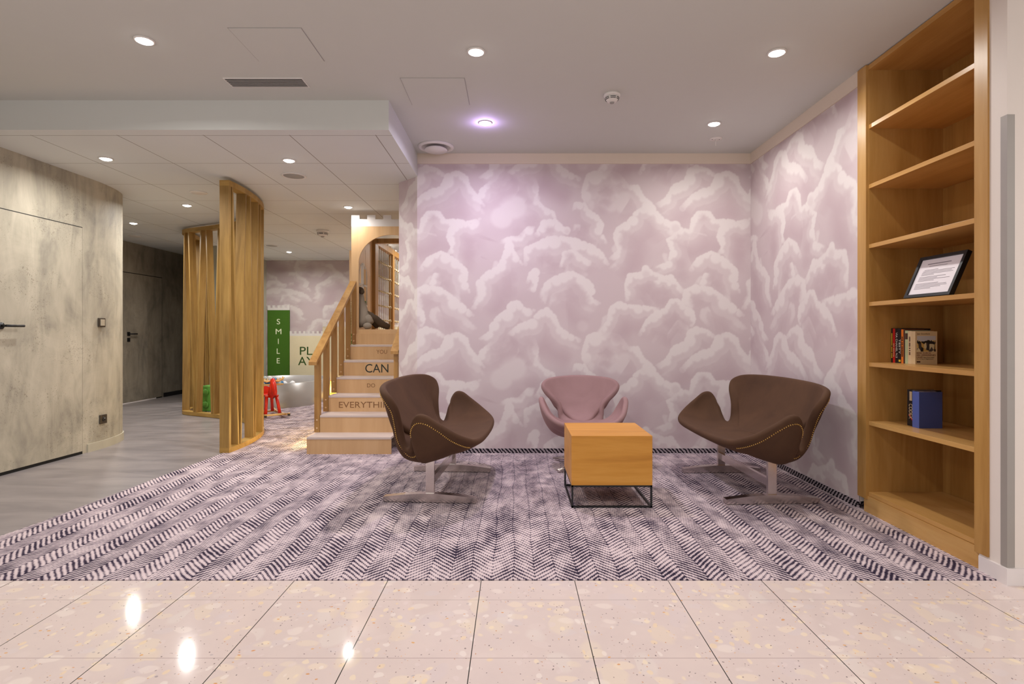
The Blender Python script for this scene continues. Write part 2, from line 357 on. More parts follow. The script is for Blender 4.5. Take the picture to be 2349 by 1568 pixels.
# ------------------------------------------------------------------ cloud wallpaper, painted on the wall's own mesh
TW, TH = 620, 370; TX0, TY0 = 1145, 376
def paint_tile():
    gy, gx = np.mgrid[0:TH, 0:TW].astype(np.float32)
    tone = np.full((TH, TW), .40, np.float32)
    for k in range(22):                              # brushed sky variation
        cx, cy = rng.rand()*TW, rng.rand()*TH; s = 30 + rng.rand()*60
        dx = (gx-cx+TW/2) % TW - TW/2; dy = (gy-cy+TH/2) % TH - TH/2 + dx*.12
        tone += (rng.rand()-.5)*.34*np.exp(-(dx*dx/(2.2*s*s)+dy*dy/(.12*s*s)))
    TN = {'L': .92, 'l': .76, 'M': .34, 'm': .52, 'D': .10, 'd': .22}
    orig = {1: (910, 360), 2: (1320, 360), 3: (910, 700), 4: (1320, 700), 5: (915, 376)}
    def conv(reg, x, y, r=0):
        ox, oy = orig[reg]; k = 2.375 if reg == 5 else 4.612; return (ox + x/k - TX0, oy + y/k - TY0, r/k)
    def window(P, pad):
        """index window (wrapped) around points, with unwrapped coordinates"""
        xs, ys = [p[0] for p in P], [p[1] for p in P]
        x0, x1, y0, y1 = int(min(xs)-pad), int(max(xs)+pad)+1, int(min(ys)-pad), int(max(ys)+pad)+1
        x1 = min(x1, x0+TW); y1 = min(y1, y0+TH)
        X, Y = np.meshgrid(np.arange(x0, x1, dtype=np.float32), np.arange(y0, y1, dtype=np.float32))
        return X, Y, np.ix_(np.arange(y0, y1) % TH, np.arange(x0, x1) % TW)
    def udist(X, Y, ds):
        sd = np.full(X.shape, 1e3, np.float32)
        for x, y, r in ds: sd = np.minimum(sd, np.hypot(X-x, Y-y) - r)
        return sd
    def B(reg, tn, ds, soft=2.2, amt=1.0):
        D_ = [conv(reg, *d) for d in ds]; out = []
        for x, y, r in D_:
            if tn in 'Ll' and r < 26 or r < 5: out.append((x, y, r)); continue
            out.append((x, y, r*.84)); k = max(6, int(r*.6))
            for i in range(k):
                a = 2*PI*(i+rng.rand()*.5)/k; q = r*(.26+.16*rng.rand()); out.append((x+math.cos(a)*(r*1.05-q), y+math.sin(a)*(r*1.05-q)*.9, q))
        R_ = max(r for _, _, r in D_)+soft+6; X, Y, ix = window(D_, R_); T = tone[ix]
        if tn in 'DdMm': soft = max(soft, 9); amt *= .42
        a_ = np.clip(.5 - udist(X, Y, out)/soft, 0, 1)*amt; T = T*(1-a_) + TN[tn]*a_
        if tn == 'L':
            inn = [(x+r*.08, y+r*.42, r*.80) for x, y, r in D_ if r > 8]
            if inn: a_ = np.clip(.5 - udist(X, Y, inn)/7, 0, 1)*.62*a_; T = T*(1-a_) + .55*a_
        tone[ix] = T
    def S(reg, tn, pts, w, soft=1.6, amt=1.0, depth=1.0):
        """one cloud bank: a puffed ridge walked clockwise, bright rim, body shading off inwards"""
        w = w/4.612*.68; P = [conv(reg, *q)[:2] for q in pts]
        if P[-1][0]-P[0][0] < 4: P = P[::-1]
        seg = [math.hypot(b[0]-a[0], b[1]-a[1]) for a, b in zip(P[:-1], P[1:])]; Lt = sum(seg)
        # puffs of uneven size along the ridge
        ds = []; s = 0; cum = np.concatenate([[0], np.cumsum(seg)])
        def pt(q):
            k = min(int(np.searchsorted(cum, q, 'right'))-1, len(seg)-1); u = (q-cum[k])/max(seg[k], 1e-6); a, b = P[k], P[k+1]
            return a[0]+(b[0]-a[0])*u, a[1]+(b[1]-a[1])*u, -(b[1]-a[1])/max(seg[k], 1e-6), (b[0]-a[0])/max(seg[k], 1e-6)
        while s < Lt:
            env = .35+.65*math.sin(PI*min(max(s/Lt, .02), .98))**.5
            r = w*(.60+1.25*rng.rand()**2.2)*env; x, y, nx, ny = pt(s); ds.append((x+nx*(r-w*.55), y+ny*(r-w*.55), r)); s += r*1.15
        Dm = min(80, max(26, Lt*.5))*depth
        X, Y, ix = window(P, Dm+8); T = tone[ix]
        best = np.full(X.shape, 1e9, np.float32); sg = np.zeros(X.shape, np.float32); tt = np.zeros(X.shape, np.float32)
        for k, (a, b) in enumerate(zip(P[:-1], P[1:])):
            ux, uy = b[0]-a[0], b[1]-a[1]; L2 = ux*ux+uy*uy+1e-6; u = np.clip(((X-a[0])*ux+(Y-a[1])*uy)/L2, 0, 1)
            dx, dy = X-a[0]-u*ux, Y-a[1]-u*uy; d = dx*dx+dy*dy; m_ = d < best; best[m_] = d[m_]; sg[m_] = (ux*dy-uy*dx)[m_]; tt[m_] = ((cum[k]+u*seg[k])/Lt)[m_]
        dist = np.sqrt(best); endf = np.clip(np.minimum(tt, 1-tt)/.10, 0, 1)**.7
        sd = udist(X, Y, ds); ins = sg > 0
        body = np.where(ins, np.clip(1-(dist/Dm-.45)/.55, 0, 1)*endf, 0)
        nb = np.where(ins, np.maximum(sd, 0), 0)
        st = lambda e: np.clip(.5 + (nb-e)/3.0, 0, 1)
        shade = .76 + (.60-.76)*st(w*.35) + (.38-.60)*st(w*2.0) + (.12-.40)*np.clip((nb-w*2.4)/(w*3.2), 0, 1)
        a_ = body*.86*amt; T = T*(1-a_)+shade*a_
        a_ = np.clip(.5 - sd/soft, 0, 1)*amt*(.35+.65*endf)
        T = T*(1-a_)+TN[tn]*a_
        tone[ix] = T
    B(5, 'l', [(1150,200,60),(1230,210,60),(620,230,70),(560,290,60)], 8, .8)
    main = (
     (22, [(585,70),(600,25),(640,12),(680,15),(700,50),(740,80),(757,130),(745,200)]), (22, [(430,190),(445,140),(500,97),(560,100),(600,70)]),
     (26, [(1405,220),(1450,192),(1480,150),(1490,120),(1560,90),(1580,30),(1620,12),(1680,30),(1725,65)]),
     (30, [(1025,215),(1000,170),(1010,120),(1030,60),(1080,40),(1150,45),(1200,60),(1245,120)]),
     (24, [(745,190),(790,240),(840,262),(852,300)]),
     (28, [(1540,235),(1600,172),(1650,142),(1700,130),(1735,60),(1790,42),(1840,70),(1852,120),(1900,180),(1935,230)]),
     (26, [(1245,122),(1300,120),(1330,180),(1380,220),(1410,270),(1440,300),(1500,330),(1490,375)]),
     (22, [(950,250),(960,212),(1010,215),(1030,250),(1080,282),(1112,330),(1100,370),(1130,430)]),
     (24, [(1150,515),(1200,470),(1170,390),(1190,350),(1250,310),(1290,262),(1345,230)]),
     (28, [(1490,400),(1530,350),(1590,368),(1600,300),(1630,263),(1690,263),(1722,310),(1780,305),(1850,318),(1920,300)]),
     (24, [(560,420),(600,400),(650,400),(700,350),(740,345)]),
     (24, [(745,385),(790,310),(850,303),(900,350),(925,385)]),
     (22, [(1740,490),(1762,450),(1735,400),(1750,350),(1800,325),(1900,335)]),
     (24, [(400,785),(440,720),(430,640),(480,590),(540,560),(570,500),(585,440),(610,450),(640,500),(672,550)]),
     (30, [(690,545),(690,460),(760,430),(800,405),(860,398),(960,410),(1050,445),(1100,480),(1140,550)]),
     (18, [(1400,562),(1470,532),(1482,470),(1460,410),(1500,390)]),
     (24, [(880,560),(905,480),(950,470),(1000,510),(1050,540)]),
     (26, [(1590,570),(1630,512),(1700,480),(1750,500),(1800,540),(1842,580),(1838,640),(1855,705)]),
     (22, [(700,640),(715,590),(760,590),(752,640),(735,700)]),
     (30, [(780,725),(800,650),(860,612),(940,588),(1000,620),(1050,650),(1057,700),(1037,722),(1062,745),(1095,762)]),
     (22, [(1240,745),(1235,655),(1250,602),(1320,592),(1350,558),(1380,590),(1440,612),(1490,612),(1522,660),(1560,700)]),
     (14, [(1390,640),(1440,632),(1490,650)]), (18, [(1640,660),(1665,600),(1690,600)]),
     (30, [(1600,795),(1550,740),(1560,690),(1620,665),(1700,680),(1760,722),(1820,770),(1875,825)]),
     (26, [(440,955),(500,912),(500,880),(540,830),(590,795),(600,758),(650,748),(685,790),(745,800)]),
     (22, [(1085,925),(1120,880),(1140,850),(1150,782),(1200,750),(1245,770),(1330,775),(1420,790)]),
     (26, [(600,925),(650,880),(720,852),(770,802),(810,788),(850,830),(872,890),(930,930),(992,962)]),
     (22, [(1310,925),(1350,850),(1400,802),(1450,790),(1480,740),(1520,738),(1560,778),(1602,800),(1612,850),(1590,890)]))
    for w_, pts in main:                             # fainter banks behind
        ox, oy, k = rng.uniform(-60, 60), rng.uniform(55, 110), rng.uniform(.55, .8); c0 = pts[len(pts)//2]
        S(5, 'l', [(c0[0]+ox+(x-c0[0])*k, c0[1]+oy+(y-c0[1])*k) for x, y in pts], w_*1.35, 2.4, .75)
    for w_, pts in main: S(5, 'L', pts, w_*4.612/2.375)
    B(5, 'L', [(1505,338,30),(1345,590,26),(915,360,20)])
    B(5, 'l', [(1000,60+822,30)], 8, .5)
    B(5, 'D', [(1130,150,36),(1125,210,30),(1110,250,26),(1000,360,30),(1860,430,28),(1850,490,28),(1655,290,20),(1700,620,22),(1730,650,26),(1350,680,32),(1400,710,26),(820,360,24),(925,500,20),(800,520,36),(840,560,30),(600,620,42),(600,690,42),(960,700,50),(1000,740,40),(1620,740,36),(1480,850,44),(1530,880,40),(720,310,36),(650,370,30),(1250,420,50),(1280,520,50),(1530,540,30),(1550,610,30)], 4)
    tone = (tone*2 + np.roll(tone, 1, 0) + np.roll(tone, 1, 1))/4
    return np.clip(tone, 0, 1)
TILE = paint_tile()
CL = np.array([(222, 214, 212), (203, 188, 190), (184, 162, 168)], float)
def ramp_tone(t):
    def lin(c): c = c/255.; return np.where(c <= .04045, c/12.92, ((c+.055)/1.055)**2.4)
    L, Md, D = lin(CL[0]), lin(CL[1]), lin(CL[2]); t = t[:, None]
    return np.where(t > .5, Md + (L-Md)*(t-.5)*2, D + (Md-D)*t*2)
PXM = F / 5.02                                       # wallpaper pixels per metre
def sample(p, y):
    x = (p - TX0) % TW; y = (y - TY0) % TH
    x0 = np.floor(x).astype(int); y0 = np.floor(y).astype(int); fx, fy = x-x0, y-y0
    g = lambda a, b: TILE[b % TH, a % TW]
    return (g(x0,y0)*(1-fx)+g(x0+1,y0)*fx)*(1-fy) + (g(x0,y0+1)*(1-fx)+g(x0+1,y0+1)*fx)*fy
t = NT('cloud_wallpaper', .6, 0, .3); at = t.n('ShaderNodeAttribute', attribute_name='mural'); t.color(at.outputs['Color']); M['mural'] = t.mat
def mural(name, path, pfun, z0, z1, step, tone_scale=1.0, body=None, extra=None, gain=1.0):
    """Wall sheet along a plan path, its pattern carried as a colour attribute, plus the solid wall behind it."""
    xs = []; S0 = 0
    for a, b in zip(path[:-1], path[1:]):
        L = math.hypot(b[0]-a[0], b[1]-a[1]); n = max(1, int(round(L/step)))
        for i in range(n): xs.append((a[0]+(b[0]-a[0])*i/n, a[1]+(b[1]-a[1])*i/n, S0+L*i/n))
        S0 += L
    xs.append((*path[-1], S0)); xs = np.array(xs); nz = int(round((z1-z0)/step))+1; zs = np.linspace(z0, z1, nz); n = len(xs)
    X = np.repeat(xs[None], nz, 0); Z = np.repeat(zs[:, None], n, 1)
    V3 = np.stack([X[..., 0], X[..., 1], Z], -1).reshape(-1, 3)
    tone = sample(pfun(X[..., 2]).ravel(), (CY - (Z.ravel()-H)*PXM))
    c = ramp_tone(tone)*gain
    idx = np.arange(nz*n).reshape(nz, n)
    q = np.stack([idx[:-1,:-1], idx[:-1,1:], idx[1:,1:], idx[1:,:-1]], -1).reshape(-1, 4)
    vs = V3.tolist(); fs = q.tolist(); nf = len(fs); nv = len(vs)
    if body:
        m = MB()
        m.prism(body, z0, z1); vs += [list(v) for v in m.v]; fs += [[i+nv for i in f] for f in m.f]
    me = bpy.data.meshes.new(name); me.from_pydata(vs, [], fs); me.update()
    me.materials.append(M['mural']); me.materials.append(M['white'])
    mi = np.zeros(len(fs), int); mi[nf:] = 1; me.polygons.foreach_set('material_index', mi)
    ca = me.attributes.new('mural', 'FLOAT_COLOR', 'POINT'); full = np.ones((len(vs), 4)); full[:nv, :3] = c
    ca.data.foreach_set('color', full.ravel())
    o = bpy.data.objects.new(name, me); COL.objects.link(o); o['kind'] = 'structure'; return o

# ------------------------------------------------------------------ setting
ZC, ZL = 2.695, 2.49                                 # main ceiling, playroom ceiling
YB, XR = 5.02, 2.126                                 # cloud wall, right wall
SK = .045                                            # carpet skirting height
struct('floor', MB().box(-7, 6, -4, 2.438, -.1, 0), M['marble'], 'pale agglomerate marble tile floor')
carp = [(-3.2, 2.44), (2.4, 2.44), (2.4, 5.3), (-1.0, 5.3), (-1.0, 11.2), (-4.9, 11.2), (-4.9, 8.6), (-4.66, 8.45), (-4.54, 7.95), (-4.45, 7.55), (-4.3, 7.40),
        (-3.78, 7.14), (-3.3, 6.82), (-2.95, 6.4), (-2.74, 5.98), (-2.66, 5.6), (-2.63, 5.25), (-2.62, 5.0), (-2.66, 4.2), (-2.7, 3.2), (-2.74, 2.9)]
carp[0] = (-2.80, 2.44)
struct('floor', MB().prism(carp, -.1, .004), M['carpet'], 'grey violet herringbone carpet')
struct('floor', MB().box(-7, -2.5, 2.439, 12, -.1, 0), M['vinyl'], 'smooth grey vinyl floor')
struct('ceiling', MB().box(-7, 6, -4, 5.6, ZC, ZC+.15), M['ceiling'], 'smooth white plaster ceiling')
m = MB(); m.box(-7, -.872, 3.87, 12, ZL, ZC)
o = struct('ceiling', m, [M['ceiling'], M['ceil_tile']], 'lowered tiled ceiling over the playroom')
for p_ in o.data.polygons:
    if p_.normal.z < -.5: p_.material_index = 1
body = [(-1.08, 5.236), (-.871, 5.026), (2.35, 5.026), (2.35, 5.6), (-1.08, 5.6)]
mural('wall_back', [(-1.082, 5.229), (-.875, 5.02), (XR, 5.02)], lambda s: 1180 - .875*PXM - .294*PXM + s*PXM, SK, V(376, YB), .0062, body=body)
mural('wall_right', [(XR, YB), (XR, 3.44)], lambda s: 3530 - (CX + XR*PXM + s*PXM), SK, V(376, YB), .0062,
      body=[(XR+.006, 3.44), (2.35, 3.44), (2.35, 5.026), (XR+.006, 5.026)])
zb = V(376, YB)
struct('trim_1', MB().prism([(-.878, 5.012), (XR-.008, 5.012), (XR-.008, 3.44), (2.35, 3.44), (2.35, 5.6), (-.878, 5.6)], zb, ZC), M['cream_band'])
struct('wall_back', MB().prism([(-1.08, 5.237), (-.879, 5.03), (-.879, 5.6), (-1.08, 5.6)], zb-.003, ZC), M['white'])
struct('baseboard_back', MB().prism([(-1.085, 5.222), (-.878, 5.013), (XR-.008, 5.013), (XR-.008, 5.025), (-.87, 5.025), (-1.085, 5.24)], 0, SK), M['carpet_v'])
struct('baseboard_right', MB().box(XR-.009, XR+.008, 3.44, 5.012, 0, SK), M['carpet_v'])
struct('wall_back', MB().box(-1.08, -1.0, 5.6, 11, 0, ZL), M['white'])

# left concrete wall with rounded corner
def arc(cx, cy, r, a0, a1, n=14): return [(cx+r*math.cos(R(a0+(a1-a0)*i/n)), cy+r*math.sin(R(a0+(a1-a0)*i/n))) for i in range(n+1)]
XL = -3.87
def oval(cx, cy, rx, ry, a0, a1, n): return [(cx+rx*math.cos(R(a0+(a1-a0)*i/n)), cy+ry*math.sin(R(a0+(a1-a0)*i/n))) for i in range(n+1)]
outline = [(-3.95, 2.0)] + oval(XL-.30, 5.12, .30, .70, 0, 90, 90) + [(-7, 5.82), (-7, 2.0)]
m = MB(); m.prism(outline, 0, ZC if False else ZL)
struct('wall_left', m, M['concrete'], 'curved pitted concrete-look wall')
m = MB(); a = oval(XL-.30, 5.12, .312, .712, 0, 90, 18); b = oval(XL-.30, 5.12, .29, .69, 0, 90, 18)
a = [(XL+.012, 5.05)] + a; b = [(XL-.01, 5.05)] + b
m.prism(a + b[::-1], 0, .075); struct('baseboard_left', m, M['skirt_stone'])
# door 1: frameless door with black shadow gap
def wx(Y): return -3.95 + (XL+3.95)*(Y-2.0)/3.12
d1 = thing('door_1', 'pitted concrete-look flush door at far left with black lever', 'door', (wx(4.5), 4.5, 0))
d1['kind'] = 'structure'
def along(Y0, Y1, z0, z1, o0, o1): # slab parallel to the left wall, from offset o0 to o1 in front
    m = MB(); m.hexa([(wx(Y0)+o0, Y0, z0), (wx(Y0)+o1, Y0, z0), (wx(Y1)+o1, Y1, z0), (wx(Y1)+o0, Y1, z0)],
                     [(wx(Y0)+o0, Y0, z1), (wx(Y0)+o1, Y0, z1), (wx(Y1)+o1, Y1, z1), (wx(Y1)+o0, Y1, z1)]); return m
obj('shadow_gap', along(4.0, 5.0, 0, 2.03, .001, .003), M['dark'], d1)
obj('door_leaf', along(4.0, 4.992, .026, 2.022, .002, .008), M['concrete'], d1)
m = MB(); m.tube([(wx(4.2)+.01, 4.22, 1.137), (wx(4.2)+.06, 4.22, 1.137)], .009); m.tube([(wx(4.2)+.06, 4.21, 1.137), (wx(4.33)+.06, 4.36, 1.137)], .010)
m.lathe([(.026, 0), (.026, .012)], (wx(4.22)+.004, 4.22, 1.137), 20, 'x'); obj('door_handle', m, M['black'], d1)
def switch(name, label, Y, z, socket):
    t_ = thing(name, label, 'switch' if not socket else 'socket', (wx(Y), Y, z)); x0 = wx(Y)+.003
    m = MB(); m.box(x0-.004, x0+.010, Y-.042, Y+.042, z-.042, z+.042, .003); obj('cover_plate', m, plain('dark_metal_plate', (82, 74, 66), .35, .6), t_)
    if socket:
        m = MB(); m.lathe([(.021, 0), (.021, .003), (.017, .004)], (x0+.010, Y, z), 24, 'x'); obj('socket_well', m, M['black'], t_)
        m = MB(); m.lathe([(.004, 0), (.004, .008), (0, .009)], (x0+.012, Y, z+.008), 10, 'x'); obj('earth_pin', m, M['steel'], t_)
    else:
        m = MB(); m.box(x0+.009, x0+.016, Y-.026, Y+.026, z-.03, z+.03, .002); obj('rocker', m, plain('beige_rocker', (168, 158, 140), .4), t_)
switch('light_switch', 'dark square light switch with beige rocker on the concrete wall', 5.22, 1.18, False)
switch('wall_socket', 'dark square power socket low on the concrete wall', 5.24, .275, True)

# corridor wall with its door
XK = -5.95
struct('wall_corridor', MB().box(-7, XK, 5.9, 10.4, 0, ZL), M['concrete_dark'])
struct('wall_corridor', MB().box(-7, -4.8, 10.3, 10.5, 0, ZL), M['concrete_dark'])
struct('corridor_base_shade', MB().box(XK-.01, XK+.012, 9.46, 10.3, 0, .07), M['black'])  # black colour stands in for shade at the unlit corridor end
d2 = thing('door_2', 'flush grey concrete-look door down the corridor with short black lever', 'door', (XK, 8.9, 0)); d2['kind'] = 'structure'
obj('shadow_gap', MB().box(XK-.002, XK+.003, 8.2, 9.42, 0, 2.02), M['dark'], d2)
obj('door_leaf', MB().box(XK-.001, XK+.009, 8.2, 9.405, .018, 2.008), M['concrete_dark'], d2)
obj('threshold', MB().box(XK, XK+.012, 8.3, 9.25, .0, .016), M['white_trim'], d2)
m = MB(); m.box(XK+.008, XK+.016, 8.56, 8.62, 1.04, 1.10); m.tube([(XK+.01, 8.59, 1.07), (XK+.05, 8.59, 1.07)], .009); m.tube([(XK+.05, 8.58, 1.07), (XK+.05, 8.73, 1.07)], .010); obj('door_handle', m, M['black'], d2)
obj('keyhole_cover', MB().box(XK+.008, XK+.016, 8.56, 8.62, .95, 1.01), M['black'], d2)

# playroom walls
struct('wall_playroom', MB().box(-4.95, -4.80, 9.0, 10.95, 0, ZL), plain('greenish_grey_paint', (170, 170, 156), .7))
YF = 10.8
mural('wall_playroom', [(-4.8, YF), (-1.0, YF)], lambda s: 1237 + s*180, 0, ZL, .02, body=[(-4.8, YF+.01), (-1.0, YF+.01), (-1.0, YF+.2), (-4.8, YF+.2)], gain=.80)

# right pillar
struct('wall_right', MB().box(2.12, 6, 2.4, 2.545, 0, ZC), M['white'], 'white wall end to the right of the bookcase')
struct('wall_right', MB().box(2.62, 6, 2.545, 5.3, 0, ZC), M['white'])
struct('baseboard_right', MB().prism([(2.108, 2.388), (6, 2.388), (6, 2.4), (2.12, 2.4), (2.12, 2.535), (2.108, 2.535)], 0, .072), M['white_trim'])
m = MB(); m.prism([(2.117, 2.397), (2.150, 2.397), (2.150, 2.40), (2.12, 2.40), (2.12, 2.430), (2.117, 2.430)], .074, 2.02)
struct('trim_2', m, M['guard'], 'grey metal corner guard')

# ------------------------------------------------------------------ bookcase
bk = thing('bookcase', 'tall built-in honey wood bookcase recessed in the right wall', 'bookcase', (2.35, 2.96, 0))
XF = 2.13; XBK = 2.575; Y0, Y1 = 2.565, 3.352
obj('plinth', MB().box(XF-.008, XBK, Y0-.045, Y1+.035, 0.004, .102), M['shelf_h'], bk)
m = MB(); m.box(XBK, XBK+.018, Y0-.018, Y1+.018, .09, ZC-.006); obj('back_panel', m, M['shelf_v'], bk)
obj('side_panel', MB().box(XF, XBK, Y1, Y1+.018, .09, ZC-.006), M['shelf_v'], bk)
obj('side_panel', MB().box(XF, XBK, Y0-.018, Y0, .09, ZC-.006), M['shelf_v'], bk)
obj('face_frame', MB().box(XF-.018, XF+.002, Y1+.001, Y1+.084, .085, ZC-.004, .001), M['shelf_v'], bk)
obj('face_frame', MB().box(XF-.018, XF+.002, Y0-.075, Y0-.001, .080, ZC-.004, .001), M['shelf_v'], bk)
obj('top_panel', MB().box(XF-.004, XBK, Y0, Y1, ZC-.035, ZC-.006), M['shelf_h'], bk)
for z in (2.331, 1.972, 1.613, 1.267, .905, .553, .128):
    obj('shelf', MB().box(XF-.001, XBK, Y0+.0005, Y1-.0005, z-.024, z, .0008), M['shelf_h'], bk)

# books: spine faces the room (-x), stacked along y from the far side panel towards the viewer
def book(label, ys, ye, x0, z, h, w, cov, name='book', cat='book', spine_txt=None, txt_mat=None, group=None, spine_col=None):
    t_ = thing(name, label, cat, (x0+w/2, (ys+ye)/2, z), 0, group); th = ye-ys
    m = MB(); m.box(x0, x0+w, ys, ys+.0018, z, z+h); m.box(x0, x0+w, ye-.0018, ye, z, z+h)
    obj('cover', m, cov, t_)
    obj('spine', MB().box(x0-.0015, x0+.001, ys, ye, z, z+h, .0004), spine_col or cov, t_)
    obj('pages', MB().box(x0+.001, x0+w-.004, ys+.0018, ye-.0018, z+.003, z+h-.003), M['pages'], t_)
    if spine_txt:
        s, zc, ht, frac = spine_txt
        if s: q = text_mb(s, 0, ht, 0, th*frac)
        else:
            q = MB(); a_ = 0
            while a_ < ht-.008:
                L_ = .004+.004*rng.rand(); q.box(a_, a_+L_, -.002, 0, 0, th*frac); a_ += L_ + (.0015 if rng.rand() < .8 else .006)
        # rotate: text x -> down, text z -> towards viewer side
        vs = []
        for (a, b_, c) in q.v: vs.append((x0-.0018+b_*.3, (ys+ye)/2 - th*frac/2 + (th*frac - c), zc - a))
        q.v = vs; obj('lettering', q, txt_mat, t_)
    return t_
zs5 = .905; xb = 2.262
bm_ = {k: plain(k+'_cover', c, .45) for k, c in dict(darkbook=(30, 22, 20), redbook=(190, 28, 28), blackbook=(22, 20, 26), orange=(226, 118, 36), brown=(74, 46, 36), mint=(178, 188, 146), cream=(214, 188, 148), tan=(206, 180, 138), white=(226, 220, 214), blue=(66, 78, 132), bluespine=(84, 104, 178), yellow=(226, 186, 50), picture=(128, 120, 110)).items()}
g5 = 'books on the shelf under the framed notice'
yy_ = 3.376-.028
specs = [
 ('black book with yellow and orange spine words, farthest in the upper row', .014, .205, .15, 'darkbook', (None, .88+.2, .16, .5), 'yellow'),
 ('bright red book, second from the far end of the upper row', .020, .203, .15, 'redbook', (None, 1.02, .09, .3), 'cream'),
 ('black book with large white spine lettering beside the red book', .027, .204, .15, 'blackbook', ('VIA CHANEL N.5', 1.085, .15, .55), 'white'),
 ('black book with white capitals and a yellow label low on its spine', .024, .203, .17, 'blackbook', ('TESTY', 1.045, .085, .6), 'white'),
 ('slim orange paperback in the upper row', .018, .198, .12, 'orange', (None, 1.06, .12, .5), 'darkbook'),
 ('thin dark brown book beside the orange paperback', .013, .197, .13, 'brown', None, None),
 ('pale green book with a dark block high on its spine', .024, .191, .13, 'mint', None, None),
 ('cream book with small grey spine lettering, second nearest in the upper row', .028, .188, .125, 'cream', (None, 1.06, .11, .35), 'brown'),
]
for lab, th, h, w, c, tx, tm in specs:
    if tx: tx = (tx[0], zs5 + h - .02 if False else tx[1], tx[2], tx[3])
    b_ = book(lab, yy_-th, yy_, xb, zs5, h, w, bm_[c], spine_txt=tx, txt_mat=bm_.get(tm) if tm else None, group=g5)
    if 'yellow label' in lab: obj('spine_label', MB().box(xb-.0022, xb-.001, yy_-th+.004, yy_-.004, zs5+.008, zs5+.02), bm_['yellow'], b_)
    if 'dark block' in lab: obj('spine_label', MB().box(xb-.0022, xb-.001, yy_-th+.002, yy_-.002, zs5+.14, zs5+.175), bm_['brown'], b_)
    yy_ -= th + .0005
th = .030
b_ = book('tan paperback with a group photo on its front cover, nearest in the upper row', yy_-th, yy_, xb, zs5, .186, .122, bm_['tan'], group=g5)
fy = yy_-th-.0002
def flat(x0, x1, z0, z1, mat, nm, par, d=.0006): obj(nm, MB().box(x0, x1, fy-d, fy, z0, z1), mat, par)
t = NT('group_photo_print', .5); p = t.pos(); o_ = t.vor(t.scale(p, (1, 1, .6)), 75); q = t.xyz(o_['Color']); x, y, z = t.xyz(p)
sky = t.m('GREATER_THAN', t.m('ADD', z, t.m('MULTIPLY', t.noise(p, 45, 2), .05)), zs5+.158)
t.color(t.mix(sky, t.ramp(q[0], [(0, srgb(30, 26, 26)), (.3, srgb(70, 62, 60)), (.5, srgb(196, 160, 90)), (.7, srgb(44, 40, 44)), (.85, srgb(206, 192, 150))], 'CONSTANT'), srgb(190, 188, 190))); M['photo'] = t.mat
flat(xb+.008, xb+.113, zs5+.072, zs5+.160, M['photo'], 'cover_photo', b_)
obj('publisher_mark', MB().box(xb+.006, xb+.026, fy-.0006, fy, zs5+.010, zs5+.018), bm_['brown'], b_)
for s, a, c_, z0, z1 in (('Jan Goodwin', .008, .08, .166, .176), ('REISE DURCH', .006, .085, .059, .068), ('EIN ZERRISSENES', .006, .112, .047, .056), ('LAND', .006, .040, .035, .044), ('Eine Frau erlebt', .045, .105, .036, .042), ('den Krieg in Afghanistan', .006, .10, .026, .032)):
    q = text_mb(s, xb+a, xb+c_, zs5+z0, zs5+z1, fy, .0006); obj('lettering', q, bm_['brown'] if s[0:3] in ('Jan', 'Ein', 'den') else plain('maroon_ink', (104, 36, 30)), b_)
zs6 = .553
b1 = book('black thriller with pale capitals on its spine, left of the blue book', 3.150, 3.208, 2.26, zs6, .205, .15, bm_['blackbook'], spine_txt=('CODEX', zs6+.125, .085, .5), txt_mat=bm_['cream'], group='books on the lowest used shelf')
obj('lettering', text_mb('TO', 2.272, 2.312, zs6+.155, zs6+.185, 3.1498, .0006), bm_['white'], b1)
q = MB(); [q.box(.0075*i, .0075*i+.006, -.002, 0, 0, .02) for i in range(7)]; q.v = [(2.2582+b_2*.3, 3.179-.01+(.02-c_), zs6+.195-a_) for a_, b_2, c_ in q.v]; obj('lettering', q, bm_['cream'], b1)
obj('cover_streak', MB().hexa([(2.2580, 3.160, zs6+.035), (2.2584, 3.160, zs6+.035), (2.2584, 3.166, zs6+.03), (2.2580, 3.166, zs6+.03)], [(2.2580, 3.190, zs6+.065), (2.2584, 3.190, zs6+.065), (2.2584, 3.196, zs6+.06), (2.2580, 3.196, zs6+.06)]), bm_['redbook'], b1)
book('plain blue clothbound book, nearest on the lowest used shelf', 3.094, 3.146, 2.245, zs6, .202, .128, bm_['blue'], spine_col=bm_['bluespine'], group='books on the lowest used shelf')

# framed notice leaning on the fourth shelf
fr = thing('picture_frame', 'black framed typed notice leaning back on the wooden shelf', 'picture frame', (2.155, 2.92, 1.267))
A = Vector((2.150, 3.07, 1.268)); Bv = Vector((2.158, 2.757, 1.268)); up = Vector((.095, 0, .222))
ux = (Bv-A); un = ux.cross(up).normalized()
if un.x > 0: un = -un
def FP(u, v, w): return A + ux*u + up*v + un*w
def slab(u0, u1, v0, v1, w0, w1):
    m = MB(); m.hexa([FP(u0,v0,w0), FP(u1,v0,w0), FP(u1,v1,w0), FP(u0,v1,w0)], [FP(u0,v0,w1), FP(u1,v0,w1), FP(u1,v1,w1), FP(u0,v1,w1)]); return m
for a in ((0,1,0,.07), (0,1,.93,1), (0,.055,.07,.93), (.945,1,.07,.93)): obj('frame_bar', slab(*a, -.012, .012), M['black'], fr)
obj('backing', slab(.04,.96,.05,.95,-.010,-.004), M['black'], fr)
obj('notice_sheet', slab(.055,.945,.07,.93,-.004,.004), M['paper'], fr)
